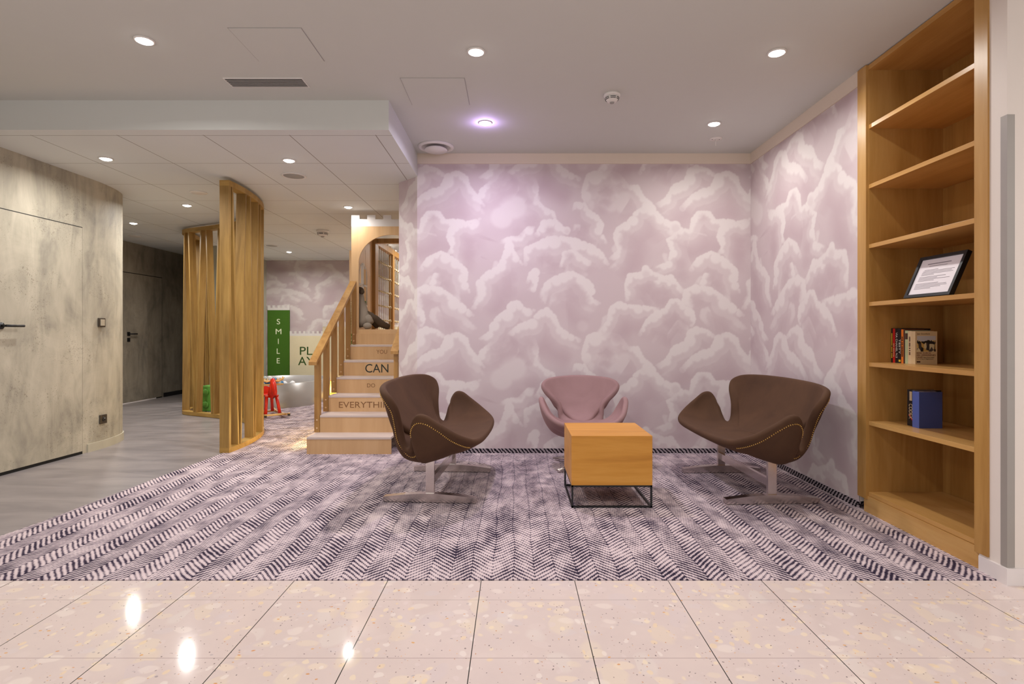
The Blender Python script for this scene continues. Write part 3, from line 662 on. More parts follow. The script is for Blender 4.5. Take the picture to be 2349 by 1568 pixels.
for i, (a, b2, v) in enumerate(((.22,.72,.80), (.27,.66,.745), (.20,.50,.66), (.18,.85,.63), (.17,.80,.60), (.17,.84,.57), (.17,.45,.54), (.15,.72,.49), (.15,.55,.46), (.15,.82,.43), (.15,.5,.40), (.13,.62,.33), (.13,.80,.30), (.13,.82,.27), (.13,.7,.24), (.13,.5,.21))):
    obj('text_line', slab(a, b2, v, v+(.018 if i < 1 else .009), .004, .0045), M['ink'], fr)
obj('easel_back', MB().hexa([FP(.45,.5,-.012), FP(.55,.5,-.012), FP(.55,.45,-.012), FP(.45,.45,-.012)], [(2.27, 2.93, 1.267), (2.27, 2.90, 1.267), (2.265, 2.90, 1.267), (2.265, 2.93, 1.267)]), M['black'], fr)

# ------------------------------------------------------------------ coffee table
ct = thing('coffee_table', 'honey wood cube table on a thin black wire frame', 'table', (.42, 3.62, 0))
ty0 = F*H/(1166-CY); tx0, tx1 = U(1311, ty0), U(1496.5, ty0); ty1 = ty0 + .50
zb_, zt = V(1112.5, ty0), V(999, ty0)
obj('cabinet_box', MB().box(tx0, tx1, ty0-.002, ty1, zb_, zt, .0015), M['table'], ct)
m = MB(); w = .0055
for x in (tx0+w, tx1-w):
    m.box(x-w, x+w, ty0, ty1, .006, .017); m.box(x-w, x+w, ty0, ty1, zb_-.011, zb_)
    for y in (ty0+w, ty1-w): m.box(x-w, x+w, y-w, y+w, .006, zb_)
for y in (ty0+w, ty1-w):
    m.box(tx0, tx1, y-w, y+w, .006, .017); m.box(tx0, tx1, y-w, y+w, zb_-.011, zb_)
obj('wire_frame', m, M['black'], ct)

# ------------------------------------------------------------------ swan shaped chairs
def catmull(P, n):
    P = np.array(P, float); out = []
    for i in range(len(P)-1):
        p0 = P[i-1] if i > 0 else np.array([P[1][0], -P[1][1], P[1][2]])
        p3 = P[i+2] if i+2 < len(P) else np.array([P[-2][0], -P[-2][1], P[-2][2]])
        for k in range(n):
            t_ = k/n; a, b = P[i], P[i+1]
            out.append(.5*((2*a) + (-p0+b)*t_ + (2*p0-5*a+4*b-p3)*t_**2 + (-p0+3*a-3*b+p3)*t_**3))
    out.append(P[-1]); return np.array(out)
RIM = [(.335,0,.400), (.325,.13,.404), (.285,.235,.424), (.20,.318,.478), (.10,.358,.550), (.035,.372,.592), (-.022,.364,.592), (-.056,.335,.535), (-.066,.290,.440),
       (-.086,.250,.370), (-.128,.236,.368), (-.152,.236,.430), (-.164,.256,.530), (-.170,.312,.635), (-.204,.340,.704), (-.262,.275,.748), (-.315,.12,.762), (-.328,0,.766)]
def swan(parent, mat, extra=0.0, nails=False, scale=1.0):
    rim_ = [(x, y*(.80 if (not extra and 10 <= i <= 12) else 1), z) for i, (x, y, z) in enumerate(RIM)]
    half = catmull(rim_, 7)
    rim = np.concatenate([half, (half[1:-1]*[1,-1,1])[::-1]]); n = len(rim)
    C = np.array([.02, 0, .385]); NS = 22; mid = np.zeros((NS+1, n, 3))
    for j, Rm in enumerate(rim):
        rise = max(0, Rm[2]-.40); q = min(1, rise/.15)
        back = np.clip((-Rm[0]-.10)/.12, 0, 1)
        D = Rm[:2]-C[:2]
        b1 = np.array([*(C[:2]+D*(.50+.12*q)), .372 - .012*q])
        k2 = .93 - .16*back*q - .0*q
        b2 = np.array([*(C[:2]+D*(.70*(1-q) + (k2)*q)), .385*(1-q) + (.372+rise*.22)*q])
        bw = np.clip((-Rm[0]-.105)/.05, 0, 1)*np.clip(rise/.06, 0, 1)
        if bw > 0:
            b1 = b1*(1-bw) + bw*np.array([-.16, .35*Rm[1], .368]); b2 = b2*(1-bw) + bw*np.array([-.275+.25*max(0, Rm[0]+.26), .66*Rm[1], .41+rise*.66])
        for i in range(NS+1):
            s = i/NS; mid[i, j] = (1-s)**3*C + 3*(1-s)**2*s*b1 + 3*(1-s)*s*s*b2 + s**3*Rm
    # smooth around the ring away from the rim
    for i in range(1, NS):
        wgt = int(24*(1-(i/NS)**3))+2
        for _ in range(wgt): mid[i] = .5*mid[i] + .25*(np.roll(mid[i], 1, 0)+np.roll(mid[i], -1, 0))
    if extra:
        y = mid[..., 1]; mid[..., 1] = y + np.sign(y)*extra*np.tanh(np.abs(y)/.13)
    mid = mid*scale
    ds = np.gradient(mid, axis=0); dt = (np.roll(mid, -1, 1)-np.roll(mid, 1, 1)); nr = np.cross(dt, ds); L = np.linalg.norm(nr, axis=2, keepdims=True); nr = nr/np.maximum(L, 1e-9)
    nr[0] = (0, 0, 1) if nr[2, :, 2].mean() > 0 else (0, 0, -1)
    if nr[3, :, 2].mean() < 0: nr = -nr
    s = (np.arange(NS+1)/NS)[:, None, None]
    xr = np.clip((.15-mid[..., :1])/.35, 0, 1)       # the underside is deepest at the rear
    tin = .020 + .0*s; tout = .022 + 0*s; drop = (.045+.115*xr)*np.clip((.66-mid[..., 2:]/scale*1.0)/.24, 0, 1)*(1-s**3)
    inner = mid + nr*tin; outer = mid - nr*tout - drop*np.array([0, 0, 1.0])
    rings = [inner[i] for i in range(NS+1)]
    rd = ds[-1]/np.linalg.norm(ds[-1], axis=1, keepdims=True)
    for a in (30, 60, 90, 120, 150):
        ca, sa = math.cos(R(a)), math.sin(R(a)); ti, to = .020, .022
        rings.append(mid[-1] + nr[-1]*(ca*(ti if ca > 0 else to)) + rd*sa*.020)
    rings += [outer[i] for i in range(NS, -1, -1)]
    m = MB(); G = np.array(rings); K = len(G)
    fs = [(k*n+i, k*n+(i+1)%n, (k+1)*n+(i+1)%n, (k+1)*n+i) for k in range(K-1) for i in range(n)]
    m.add(G.reshape(-1, 3).tolist(), fs, True)
    o = obj('upholstered_shell', m, mat, parent, local=True)
    ww = o.modifiers.new('subd', 'SUBSURF'); ww.levels = 1; ww.render_levels = 1
    if nails:
        line = np.zeros((n, 3))
        for j in range(n):
            acc_ = 0
            for i in range(NS, 2, -1):
                d_ = np.linalg.norm(outer[i, j]-outer[i-1, j])
                if acc_ + d_ > .030 or i == 3: line[j] = outer[i, j] + (outer[i-1, j]-outer[i, j])*min(1, (.030-acc_)/d_); break
                acc_ += d_
        m = MB(); m2 = MB(); acc = 0; last = None
        for j in range(n*6):
            a, f = j//6, (j % 6)/6; p_ = line[a]*(1-f) + line[(a+1) % n]*f
            nn = -nr[NS-2][a]
            if p_[0] > .27 or (p_[2] > .71 and p_[0] < -.20): last = p_; continue
            if last is not None: acc += np.linalg.norm(p_-last)
            last = p_
            if acc > .0125: acc = 0; (m if p_[1] > 0 else m2).ball(p_ + nn*.001, .0048, 6)
        obj('nailhead_trim', m, M['brass'], parent, local=True); obj('nailhead_trim', m2, M['brass'], parent, local=True)
    return o
def foot_bar(y, xs, L):
    m = MB(); h = .045; pts = [(-L, .034), (-L*.55, .050), (-.05, .058), (.05, .058), (L*.55, .050), (L, .034)]
    wv = .026; vs = []; fs = []
    for x, z in pts: vs += [(x+xs, y-wv, .004), (x+xs, y+wv, .004), (x+xs, y+wv, z), (x+xs, y-wv, z)]
    for k in range(len(pts)-1): b = k*4; fs += [(b+i, b+(i+1)%4, b+4+(i+1)%4, b+4+i) for i in range(4)]
    fs += [(3,2,1,0), tuple(len(vs)-4+i for i in range(4))]
    m.add(vs, fs); return m
def sofa(label, loc, rz, shell_rz):
    t_ = thing('swan_sofa', label, 'armchair', loc, rz)
    for y in (-.395, .395):
        lg = MB(); lg.box(-.027, .027, y-.012, y+.012, .035, .335); lg.box(-.03, .03, y-.02, y+.02, .295, .325)
        obj('leg', lg, M['chrome'], t_, local=True)
        obj('foot', foot_bar(y, 0, .30), M['chrome'], t_, local=True)
    obj('stretcher', MB().box(-.012, .012, -.385, .385, .10, .15), M['chrome'], t_, local=True)
    swan(t_, M['velvet_brown'], .315, True, .97)
    return t_
sofa('brown velvet two-seat swan-shaped chair with brass nails, beside the wooden stairs', (-.51, 3.96, 0.004), R(-4), 0)
sofa('brown velvet two-seat swan-shaped chair with brass nails, in front of the bookcase side wall', (1.615, 3.93, 0.004), R(180+2), 0)
pk = thing('swan_chair', 'dusty pink velvet swan-shaped chair behind the cube table', 'armchair', (.555, 4.52, 0.004), R(-90))
swan(pk, M['velvet_pink'], scale=.91)
m = MB(); m.lathe([(.03, .03), (.03, .26), (.09, .275), (.09, .285), (0, .285)], (0, 0, 0), 24); obj('column', m, M['chrome'], pk, local=True)
for a in (45, 135, 225, 315):
    m = MB(); d = Vector((math.cos(R(a)), math.sin(R(a)), 0)); m.tube([d*.02+Vector((0,0,.05)), d*.16+Vector((0,0,.036)), d*.31+Vector((0,0,.018))], [.024, .021, .016], 10, .6)
    obj('foot', m, M['chrome'], pk, local=True)

# ------------------------------------------------------------------ slatted oak screen
path = [(-2.61, 5.02), (-2.602, 5.25), (-2.635, 5.6), (-2.735, 5.98), (-2.95, 6.4), (-3.30, 6.82), (-3.78, 7.13), (-4.28, 7.38), (-4.44, 7.55), (-4.54, 7.95), (-4.66, 8.45)]
pp = [(*q, 0) for q in path]
def cr(P, n=12):
    P = [np.array(q, float) for q in P]; out = []
    for i in range(len(P)-1):
        p0 = P[i-1] if i else 2*P[0]-P[1]; p3 = P[i+2] if i+2 < len(P) else 2*P[-1]-P[-2]
        for k in range(n):
            t_ = k/n; a, b = P[i], P[i+1]; out.append(.5*(2*a+(b-p0)*t_+(2*p0-5*a+4*b-p3)*t_**2+(3*a-p0-3*b+p3)*t_**3))
    out.append(P[-1]); return out
cv = cr(path); sl = [0]
for a, b in zip(cv[:-1], cv[1:]): sl.append(sl[-1]+np.linalg.norm(b-a))
def at(s):
    s = min(max(s, 0), sl[-1]-1e-6); i = max(0, int(np.searchsorted(sl, s)) - 1); f = (s-sl[i])/(sl[i+1]-sl[i])
    p_ = cv[i]*(1-f)+cv[i+1]*f; t_ = (cv[min(i+2, len(cv)-1)]-cv[max(i-1, 0)]); t_ = t_/np.linalg.norm(t_); return p_, t_, np.array([t_[1], -t_[0]])
scn = thing('slatted_screen', 'curved oak slat screen standing from floor to ceiling between corridor and playroom', 'room divider', (-2.61, 5.02, 0.004))
ZT = 2.458
for z0, z1 in ((.004, .050), (ZT-.05, ZT)):
    m = MB(); vs = []; fs = []; K = 90
    for k in range(K+1):
        p_, t_, n_ = at(sl[-1]*k/K)
        for o_, z in ((-.045, z0), (.045, z0), (.045, z1), (-.045, z1)): vs.append((p_[0]+n_[0]*o_, p_[1]+n_[1]*o_, z))
    for k in range(K): b = k*4; fs += [(b+i, b+(i+1)%4, b+4+(i+1)%4, b+4+i) for i in range(4)]
    fs += [(3,2,1,0), tuple(len(vs)-4+i for i in range(4))]
    m.add(vs, fs); obj('rail', m, M['oak_h'], scn)
def slat(sb, st, th=.022, dp=.043):
    m = MB(); q = []
    for s, z in ((sb, .050), (st, ZT-.05)):
        p_, t_, n_ = at(s)
        q.append([(p_[0]+t_[0]*a*th/2+n_[0]*b*dp, p_[1]+t_[1]*a*th/2+n_[1]*b*dp, z) for a, b in ((-1,-1),(1,-1),(1,1),(-1,1))])
    m.hexa(q[0], q[1]); obj('slat', m, M['oak'], scn)
slat(.016, .016, .032, .044)
s0 = .16
while s0 < sl[-1]-.12:
    slat(s0, s0-.10); slat(s0+.04, s0+.15); s0 += .35
slat(sl[-1]-.02, sl[-1]-.02)

# ------------------------------------------------------------------ stairs with hand rails
st_ = thing('wooden_stairs', 'pale plywood steps with grey treads and words on the risers, beech rails', 'stairs', (-1.45, 5.6, 0.004))
YS = [4.97 + .24*k for k in range(7)]; ZS = [.155, .315, .472, .630, .790, .952]
xl, xr_ = -1.815, -1.098
for k in range(6):
    x0 = -1.850 if k == 0 else xl; zlo = .004 if k == 0 else ZS[k-1]-.02
    z = ZS[k]
    obj('riser', MB().box(x0, xr_, YS[k], YS[k]+.018, zlo, z-.02), M['ply_x'], st_)
    obj('tread', MB().box(x0, xr_, YS[k]-.003, YS[k+1]+.002, z-.02, z, .002), M['tread'], st_)
    obj('side_panel', MB().box(x0+.001, x0+.019, YS[k]+.018, YS[k+1]+(0 if k else .0), .004, z-.02), M['ply'], st_)
obj('riser', MB().box(xl, xr_, YS[6]-.02, YS[6]-.001, ZS[5], 1.075), M['ply_x'], st_)
for s, k, x0, x1, y0, y1, mt in (('YOU', 5, 863.6, 888, 811, 802, 'letter_brown'), ('CAN', 4, 838, 891, 854, 834.5, 'letter_black'), ('DO', 3, 842, 860.5, 888, 879, 'letter_brown'), ('EVERYTHING', 2, 777.5, 911, 934.7, 920.8, 'letter_brown')):
    Y = YS[k]; obj('lettering', text_mb(s, U(x0, Y), U(x1, Y), V(y0, Y), V(y1, Y), Y, .0012), M[mt], st_)
pts = []
for i, (cx, yb) in enumerate(((728, 992), (747, 945), (764.5, 902), (781, 860), (795.5, 822), (810, 788))):
    Y = YS[1] + .24*i - .005; zt_ = .86+.66*(Y-5.21)
    X = -1.842
    m = MB(); m.hexa([(X-.025, Y, ZS[i]+.001), (X+.025, Y, ZS[i]+.001), (X+.025, Y+.045, ZS[i]+.001), (X-.025, Y+.045, ZS[i]+.001)],
                     [(X-.025, Y, zt_), (X+.025, Y, zt_), (X+.025, Y+.045, zt_+.03), (X-.025, Y+.045, zt_+.03)])
    b_ = obj('baluster', m, M['rail'], st_)
    for dz in (.04, .115):
        q = MB(); q.lathe([(.0085, 0), (.0085, -.002), (.006, -.004)], (X, Y, ZS[i]+dz), 14, 'y'); obj('screw_cap', q, M['ply'], b_)
def rail(X, Ya, Yb):
    m = MB(); za, zb2 = .86+.66*(Ya-5.21), .86+.66*(Yb-5.21)
    m.hexa([(X-.036, Ya, za), (X+.036, Ya, za), (X+.036, Ya, za+.03), (X-.036, Ya, za+.03)], [(X-.036, Yb, zb2), (X+.036, Yb, zb2), (X+.036, Yb, zb2+.04), (X-.036, Yb, zb2+.04)]); return m
obj('handrail', rail(-1.845, 5.10, 6.385), M['rail'], st_)
obj('handrail', rail(-1.128, 5.245, 6.385), M['rail'], st_)
obj('baluster', MB().box(-1.142, -1.104, 5.28, 5.32, .3151, .90), M['rail'], st_)

# ------------------------------------------------------------------ play castle
cs = thing('play_castle', 'plywood play castle with grey battlements, arched opening and rope net at the stair top', 'play structure', (-1.45, 6.7, 0.004))
YC = 6.41
xa, xbr = U(806, YC), -1.085; ztop, znot, zgr = V(493, YC), V(502.6, YC), V(519, YC)
ox0, ox1 = U(822.6, YC), U(972, YC)
oc = (ox0+ox1)/2; orx = (ox1-ox0)/2; zsp = V(604, YC); zap = V(538, YC); zsill = V(755, YC)
xbr = ox1+.02 if ox1+.02 < -1.0 else -.93
xw = -1.086
def front(y0, y1):
    """panel with arched opening, clipped at the stair wall"""
    xe = xw; P = []; m = MB()
    arcp = [(oc - orx*math.cos(a), zsp + (zap-zsp)*math.sin(a)) for a in np.linspace(0, PI/2, 20)]
    arcp += [(oc + orx*math.sin(a), zsp + (zap-zsp)*math.cos(a)) for a in np.linspace(.05, 1.2, 12)]
    arcp = [q for q in arcp if q[0] < xe]; arcp.append((xe, arcp[-1][1]-.02))
    def strip(a, b): # quads between arc point pairs and top
        for (x_0, z_0), (x_1, z_1) in zip(a[:-1], a[1:]):
            m.hexa([(x_0, y0, z_0), (x_1, y0, z_1), (x_1, y1, z_1), (x_0, y1, z_0)], [(x_0, y0, b), (x_1, y0, b), (x_1, y1, b), (x_0, y1, b)])
    strip(arcp, zgr); m.box(xa, ox0, y0, y1, 1.075, zgr); m.box(ox0, xe, y0, y1, 1.075, zsill); return m
obj('front_panel', front(YC, YC+.018), M['ply'], cs)
m = MB(); m.box(xa, xw, YC-.001, YC+.018, zgr, znot)
k = 0; x = xa
while x < xw: m.box(x, min(x+.0935, xw), YC-.001, YC+.018, znot, ztop); x += .1825
obj('battlement', m, M['castle_grey'], cs)
obj('floor_deck', MB().box(xa, xw, YC+.02, 7.5, 1.08, zsill-.001), M['ply'], cs)
obj('side_panel', MB().box(xa, xa+.018, YC+.018, 6.62, 1.126, 2.30), M['ply'], cs)
# side wall with arched window
m = MB(); ya, yb2 = 6.62, 7.28; wy0, wy1 = 6.66, 7.02; wz0, wz1, wzs = 1.42, 1.93, 1.75
m.box(xa, xa+.018, yb2-.26, yb2, 1.126, 2.30); m.box(xa, xa+.018, ya, wy0, 1.126, 2.30); m.box(xa, xa+.018, wy0, wy1, 1.126, wz0)
cyw = (wy0+wy1)/2; ry = (wy1-wy0)/2
aa = [(cyw - ry*math.cos(a), wzs + (wz1-wzs)*math.sin(a)) for a in np.linspace(0, PI, 25)]
for (p0, z0), (p1, z1) in zip(aa[:-1], aa[1:]):
    m.hexa([(xa, p0, z0), (xa+.018, p0, z0), (xa+.018, p1, z1), (xa, p1, z1)], [(xa, p0, 2.30), (xa+.018, p0, 2.30), (xa+.018, p1, 2.30), (xa, p1, 2.30)])
obj('side_panel', m, M['ply'], cs)
m = MB(); m.box(xa-.004, xa+.024, cyw-.012, cyw+.012, wz0, wz1); m.box(xa-.004, xa+.024, wy0, wy1, 1.655, 1.68)
m.tube([(xa+.01, wy0, wz0)] + [(xa+.01, a, b) for a, b in aa] + [(xa+.01, wy1, wz0)], .014, 8); m.box(xa-.004, xa+.024, wy0, wy1, wz0-.012, wz0+.012)
obj('window_frame', m, M['castle_grey'], cs)
for (y0, y1) in ((7.28, 7.44), (8.33, 8.44), (9.2, 9.3)): obj('post', MB().box(xa+.001, xa+.06, y0, y1, 1.0, 2.2495), M['rail'], cs)
obj('top_beam', MB().box(xa-.002, xa+.062, 7.283, 9.3, 2.25, 2.33), M['rail'], cs)
obj('cross_beam', MB().box(xa+.063, xw, 7.36, 7.44, 2.27, 2.33), M['rail'], cs)
obj('lower_panel', MB().box(xa-.003, xa+.0005, 6.62, 9.3, .9, 1.125), M['ply'], cs)
obj('lower_deck', MB().box(xa+.02, xw, 7.5, 9.3, 1.0, 1.06), M['ply'], cs)
m = MB()
for yv in np.linspace(7.50, 8.30, 8): m.tube([(xa+.03, yv, 1.12), (xa+.03, yv, 2.25)], .0042, 6)
for yv in np.linspace(8.50, 9.16, 6): m.tube([(xa+.03, yv, 1.12), (xa+.03, yv, 2.25)], .0042, 6)
for zz in (2.08, 1.88, 1.68, 1.48, 1.28, 1.14):
    for (a, b, n) in ((7.44, 8.33, 8), (8.44, 9.2, 6)):
        m.tube([(xa+.03, a+(b-a)*i/8, zz-.03*math.sin(PI*i/8)) for i in range(9)], .006, 6)
        for yv in (np.linspace(7.50, 8.30, 8) if n == 8 else np.linspace(8.50, 9.16, 6)): m.ball((xa+.03, yv, zz-.02), .018, 6)
obj('rope_net', m, M['rope'], cs)
m = MB(); y = 8.2
m.box(xa-.05, xa-.03, 7.9, 9.6, 2.335, 2.37)
while y < 9.5: m.box(xa-.05, xa-.03, y, y+.1, 2.37, 2.42); y += .2
obj('battlement', m, M['castle_grey'], cs)
# outer tall panel with green strip and letters
YG = 6.95
gx0, gx1 = U(801.3, YG), xa+.02
obj('outer_panel', MB().box(gx0, gx1, YG, YG+.02, V(690, YG), V(574, YG)), M['ply'], cs)
gp = obj('letter_strip', MB().box(gx0, gx1, YG, YG+.02, V(800, YG), V(690, YG)), M['green'], cs)
for i, ch in enumerate('ABCDEFGH'):
    yc = 697 + i*13.2; obj('lettering', text_mb(ch, U(801.8, YG), U(809.5, YG), V(yc+4.3, YG), V(yc-4.3, YG), YG, .0015), M['letter_white'], gp)

# plush toy on the castle floor
ty = thing('plush_toy', 'floppy grey plush animal with brown head and legs slumped in the castle arch', 'soft toy', (-1.8, 6.58, zsill))
def Q(px, py, Y): return (U(px, Y), Y, V(py, Y))
Yt = 6.56
m = MB(); m.tube([Q(824, 672, Yt), Q(825.5, 690, Yt), Q(829, 712, Yt), Q(834, 734, Yt), Q(838, 747, Yt)], [.045, .055, .075, .10, .07], 16); m.tube([Q(832, 722, Yt), Q(843, 730, Yt-.03), Q(850, 741, Yt-.05)], [.03, .055, .045], 12)
obj('body', m, M['toy_grey'], ty)
m = MB(); m.ball(Q(825, 667, Yt), .052, 16, (1, 1.1, .95)); m.ball(Q(829.5, 669, Yt-.03), .032, 12, (1.1, 1, .9)); m.tube([Q(821, 663, Yt), Q(820, 655, Yt), Q(823, 657, Yt)], [.012, .02, .008], 8)
obj('head', m, M['toy_brown'], ty)
for a in ([(840,716),(850,723),(858,737),(866,748)], [(846,720),(862,731),(874,742),(892,750)]):
    m = MB(); m.tube([Q(x_, y_, Yt-.02+.05*i) for i, (x_, y_) in enumerate(a)], [.025, .042, .045, .035], 12); obj('leg', m, M['toy_brown'], ty)
m = MB(); m.ball(Q(843, 747, Yt-.09), .045, 12, (1.2, 1, .85)); obj('paw', m, M['toy_grey'], ty)

# low play house behind the stair rails, with warm strip light at its foot
YH = 9.78
ph = thing('play_house', 'low cream play house panel with grey battlement behind the stair rails', 'play structure', (-2.7, YH, 0.004))
hx0, hx1 = U(740, YH), -1.95
obj('front_panel', MB().box(hx0, hx1, YH, YH+.03, .26, V(749, YH)), M['cream_panel'], ph)
m = MB(); m.box(hx0, hx1, YH-.002, YH+.03, V(749, YH), V(744, YH)); x = hx0
while x < hx1: m.box(x, min(x+.06, hx1), YH-.002, YH+.03, V(744, YH), V(738, YH)); x += .12
obj('battlement', m, M['castle_grey'], ph)
obj('panel_groove', MB().box(hx0+.1, hx1, YH-.002, YH, V(757, YH), V(756, YH)), M['castle_grey'], ph)
obj('plinth', MB().box(hx0+.02, hx1, YH+.06, YH+.1, .004, .26), M['ply'], ph)
ls = thing('led_strip', 'warm yellow strip light along the foot of the play house', 'light', (hx0+.1, YH, 0.004))
obj('light_strip', MB().box(hx0+.02, hx1, YH+.03, YH+.055, .03, .235), M['led'], ls)

# far wall panels
def castle_panel(name, label, px0, px1, py0, py1, pm, mat, words, wm, merl):
    t_ = thing(name, label, 'wall panel', (U((px0+px1)/2, YF), YF-.02, V(py1, YF)))
    y = YF-.03; obj('panel_board', MB().box(U(px0, y), U(px1, y), y, YF-.001, V(py1, y), V(py0, y), .003), mat, t_)
    m = MB(); m.box(U(px0, y), U(px1, y), y+.002, YF-.001, V(py0, y), V(py0-(py0-pm)*.5, y)); n = merl; w = (px1-px0)/(2*n-1)
    for i in range(n): m.box(U(px0+2*i*w, y), U(px0+(2*i+1)*w, y), y+.002, YF-.001, V(py0-(py0-pm)*.5, y), V(pm, y))
    obj('battlement', m, M['castle_grey'], t_)
    for s, a, b, c_, d in words: obj('lettering', text_mb(s, U(a, y), U(b, y), V(d, y), V(c_, y), y, .003), wm, t_)
castle_panel('green_tower_panel', 'tall green tower panel with white letters spelling SMILE downwards', 613.5, 664, 711, 862, 700, M['green'],
  [('S', 635, 642.5, 731, 743.5), ('M', 632.5, 645.5, 754, 766), ('I', 637.8, 639.3, 776.5, 788.5), ('L', 635, 642, 799, 811), ('E', 635, 642, 821, 833)], M['letter_white'], 5)
castle_panel('cream_castle_panel', 'cream castle panel with dark green letters PLAY on the far wall', 664.5, 752, 770, 862, 759, M['cream_panel'],
  [('PL', 688, 717, 795, 813.4), ('AY', 684, 720, 818, 837)], M['letter_green'], 9)
bn = obj('padded_bench', MB().box(-4.79, -3.2, 10.1, YF-.002, .004, .24, .01), M['grey_lino']); tag(bn, 'low grey bench along the far playroom wall', 'bench')

# ball pit
bp = thing('ball_pit', 'round-cornered satin white ball pit wall on the playroom carpet', 'ball pit', (-3.75, 8.7, 0.004))
def rr(x0, x1, y0, y1, r):
    o_ = []
    for cx_, cy_, a in ((x1-r, y0+r, -90), (x1-r, y1-r, 0), (x0+r, y1-r, 90), (x0+r, y0+r, 180)): o_ += arc(cx_, cy_, r, a, a+90, 10)
    return o_
Ro = rr(-4.35, -3.03, 7.92, 9.7, .62); Ri = rr(-4.31, -3.07, 7.96, 9.66, .58); n = len(Ro); hz = .355
m = MB(); m.add([(x, y, z) for z in (.004, hz) for x, y in Ro] + [(x, y, z) for z in (.004, hz) for x, y in Ri],
  [(i, (i+1)%n, n+(i+1)%n, n+i) for i in range(n)] + [(2*n+i, 3*n+i, 3*n+(i+1)%n, 2*n+(i+1)%n) for i in range(n)] + [(n+i, n+(i+1)%n, 3*n+(i+1)%n, 3*n+i) for i in range(n)], True)
m.sm = [True]*(2*n)+[False]*n
obj('pit_wall', m, M['pit'], bp); q = MB(); q.prism(rr(-4.30, -3.08, 7.97, 9.65, .57), .01, .226); obj('filled_base', q, M['grey_lino'], bp)
ballm = MB().ball((0,0,0), .042, 16); bmesh_ = {}
for c, rgb in (('blue', (20, 108, 160)), ('white', (226, 226, 228)), ('clear', (190, 205, 210))):
    o = obj('ball_src', ballm, plain(c+'_ball', rgb, .25)); bmesh_[c] = o.data; bpy.data.objects.remove(o)
rows = []
for j, y in enumerate((8.05, 8.14, 8.23, 8.32)):
    for i in range(11):
        x = -4.10 + i*.092 + (j % 2)*.046
        if (x > -3.65 and math.hypot(x+3.65, y-8.54) > .50) or (x < -3.73 and math.hypot(x+3.73, y-8.54) > .50): continue
        if x < -3.18: rows.append((x, y, .268))
for (px, py, Y, c) in ((586,873,8.08,'white'),(594,876,8.1,'blue'),(602,873,8.12,'white'),(608,869,8.2,'clear'),(613,875,8.08,'blue'),(621,874,8.08,'white'),(629,872,8.1,'blue'),(638,877,8.12,'clear'),(644,879,8.2,'blue'),(653,880,8.35,'white'),(671,879,8.42,'white'),(580,868,8.2,'blue'),(618,868,8.22,'white')):
    Y = 8.06 + .085*(len(rows) % 3) if px < 650 else Y
    rows.append((U(px, Y), Y, V(py, Y), c))
for k, r_ in enumerate(rows):
    cc = r_[3] if len(r_) > 3 else ('white', 'blue', 'clear')[k % 3]
    b = bpy.data.objects.new('pit_ball', bmesh_[cc]); COL.objects.link(b); b.location = r_[:3]
    tag(b, cc + ' plastic ball lying in the white ball pit', 'ball', cc + ' balls in the ball pit')

# rocking moose
mo = thing('rocking_moose', 'red wooden rocking moose with pale antlers and rockers on the carpet', 'rocking toy', (-3.18, 7.24, 0.004), math.atan2(-.78, .63))
pale = wood('pale_birch', (206, 164, 104), (226, 188, 130), (236, 204, 150), 'x', .4, 2)
for y in (-.14, .14):
    m = MB(); cx_ = [(x, .012 + .30*abs(x)**2.2) for x in np.linspace(-.36, .36, 17)]
    for (x0, z0), (x1, z1) in zip(cx_[:-1], cx_[1:]): m.hexa([(x0, y-.011, z0), (x1, y-.011, z1), (x1, y+.011, z1), (x0, y+.011, z0)], [(x0, y-.011, z0+.03), (x1, y-.011, z1+.03), (x1, y+.011, z1+.03), (x0, y+.011, z0+.03)])
    r_ = obj('rocker', m, pale, mo, local=True)
    q = MB(); q.box(.335, .365, y-.014, y+.014, .035, .062, .004); obj('rubber_stop', q, M['black'], r_, local=True)
for x in (.20, -.20): obj('cross_bar', MB().box(x-.016, x+.016, -.15, .15, .03, .052, .003), pale, mo, local=True)
for y in (-.075, .075):
    for x in (.13, -.15):
        m = MB(); m.tube([(x*.75, y*.8, .27), (x, y, .15), (x*1.15, y*1.15, .05)], [.022, .019, .022], 12); obj('leg', m, M['red'], mo, local=True)
m = MB(); m.rbox(-.17, .12, -.085, .085, .265, .285, .006); m.tube([(.10, 0, .265), (.13, 0, .35), (.16, 0, .43)], [.05, .042, .035], 14); obj('seat', m, M['red'], mo, local=True)
m = MB(); m.prism([(0, 0), (0, 0)] and [(-.085 + .17*i/10, 0) for i in range(0)] or [(0,0),(1,0),(1,1)], 0, 0) if False else None
m = MB(); pr = [(.085*math.cos(a), .10*math.sin(a)) for a in np.linspace(0, PI, 14)]
for (a0, b0), (a1, b1) in zip(pr[:-1], pr[1:]): m.hexa([(-.165, a0, .28), (-.165, a1, .28), (-.148, a1, .28), (-.148, a0, .28)], [(-.18, a0, .28+b0), (-.18, a1, .28+b1), (-.163, a1, .28+b1), (-.163, a0, .28+b0)])
obj('backrest', m, M['red'], mo, local=True)
m = MB(); m.tube([(.10, 0, .455), (.15, 0, .46), (.20, 0, .41), (.235, 0, .33), (.25, 0, .29)], [.022, .034, .032, .030, .022], 16, 1.5); obj('head', m, M['red'], mo, local=True)
m = MB(); m.tube([(.24+.022*math.cos(a), .035*0+.02*math.sin(a), .275-.012*math.cos(a)*0 + .022*math.sin(a)) for a in np.linspace(0, 2*PI, 17)], .003, 6); obj('bridle_ring', m, M['black'], mo, local=True)
m = MB(); m.tube([(.13, -.135, .42), (.13, .135, .42)], .012, 12); obj('handle_bar', m, pale, mo, local=True)
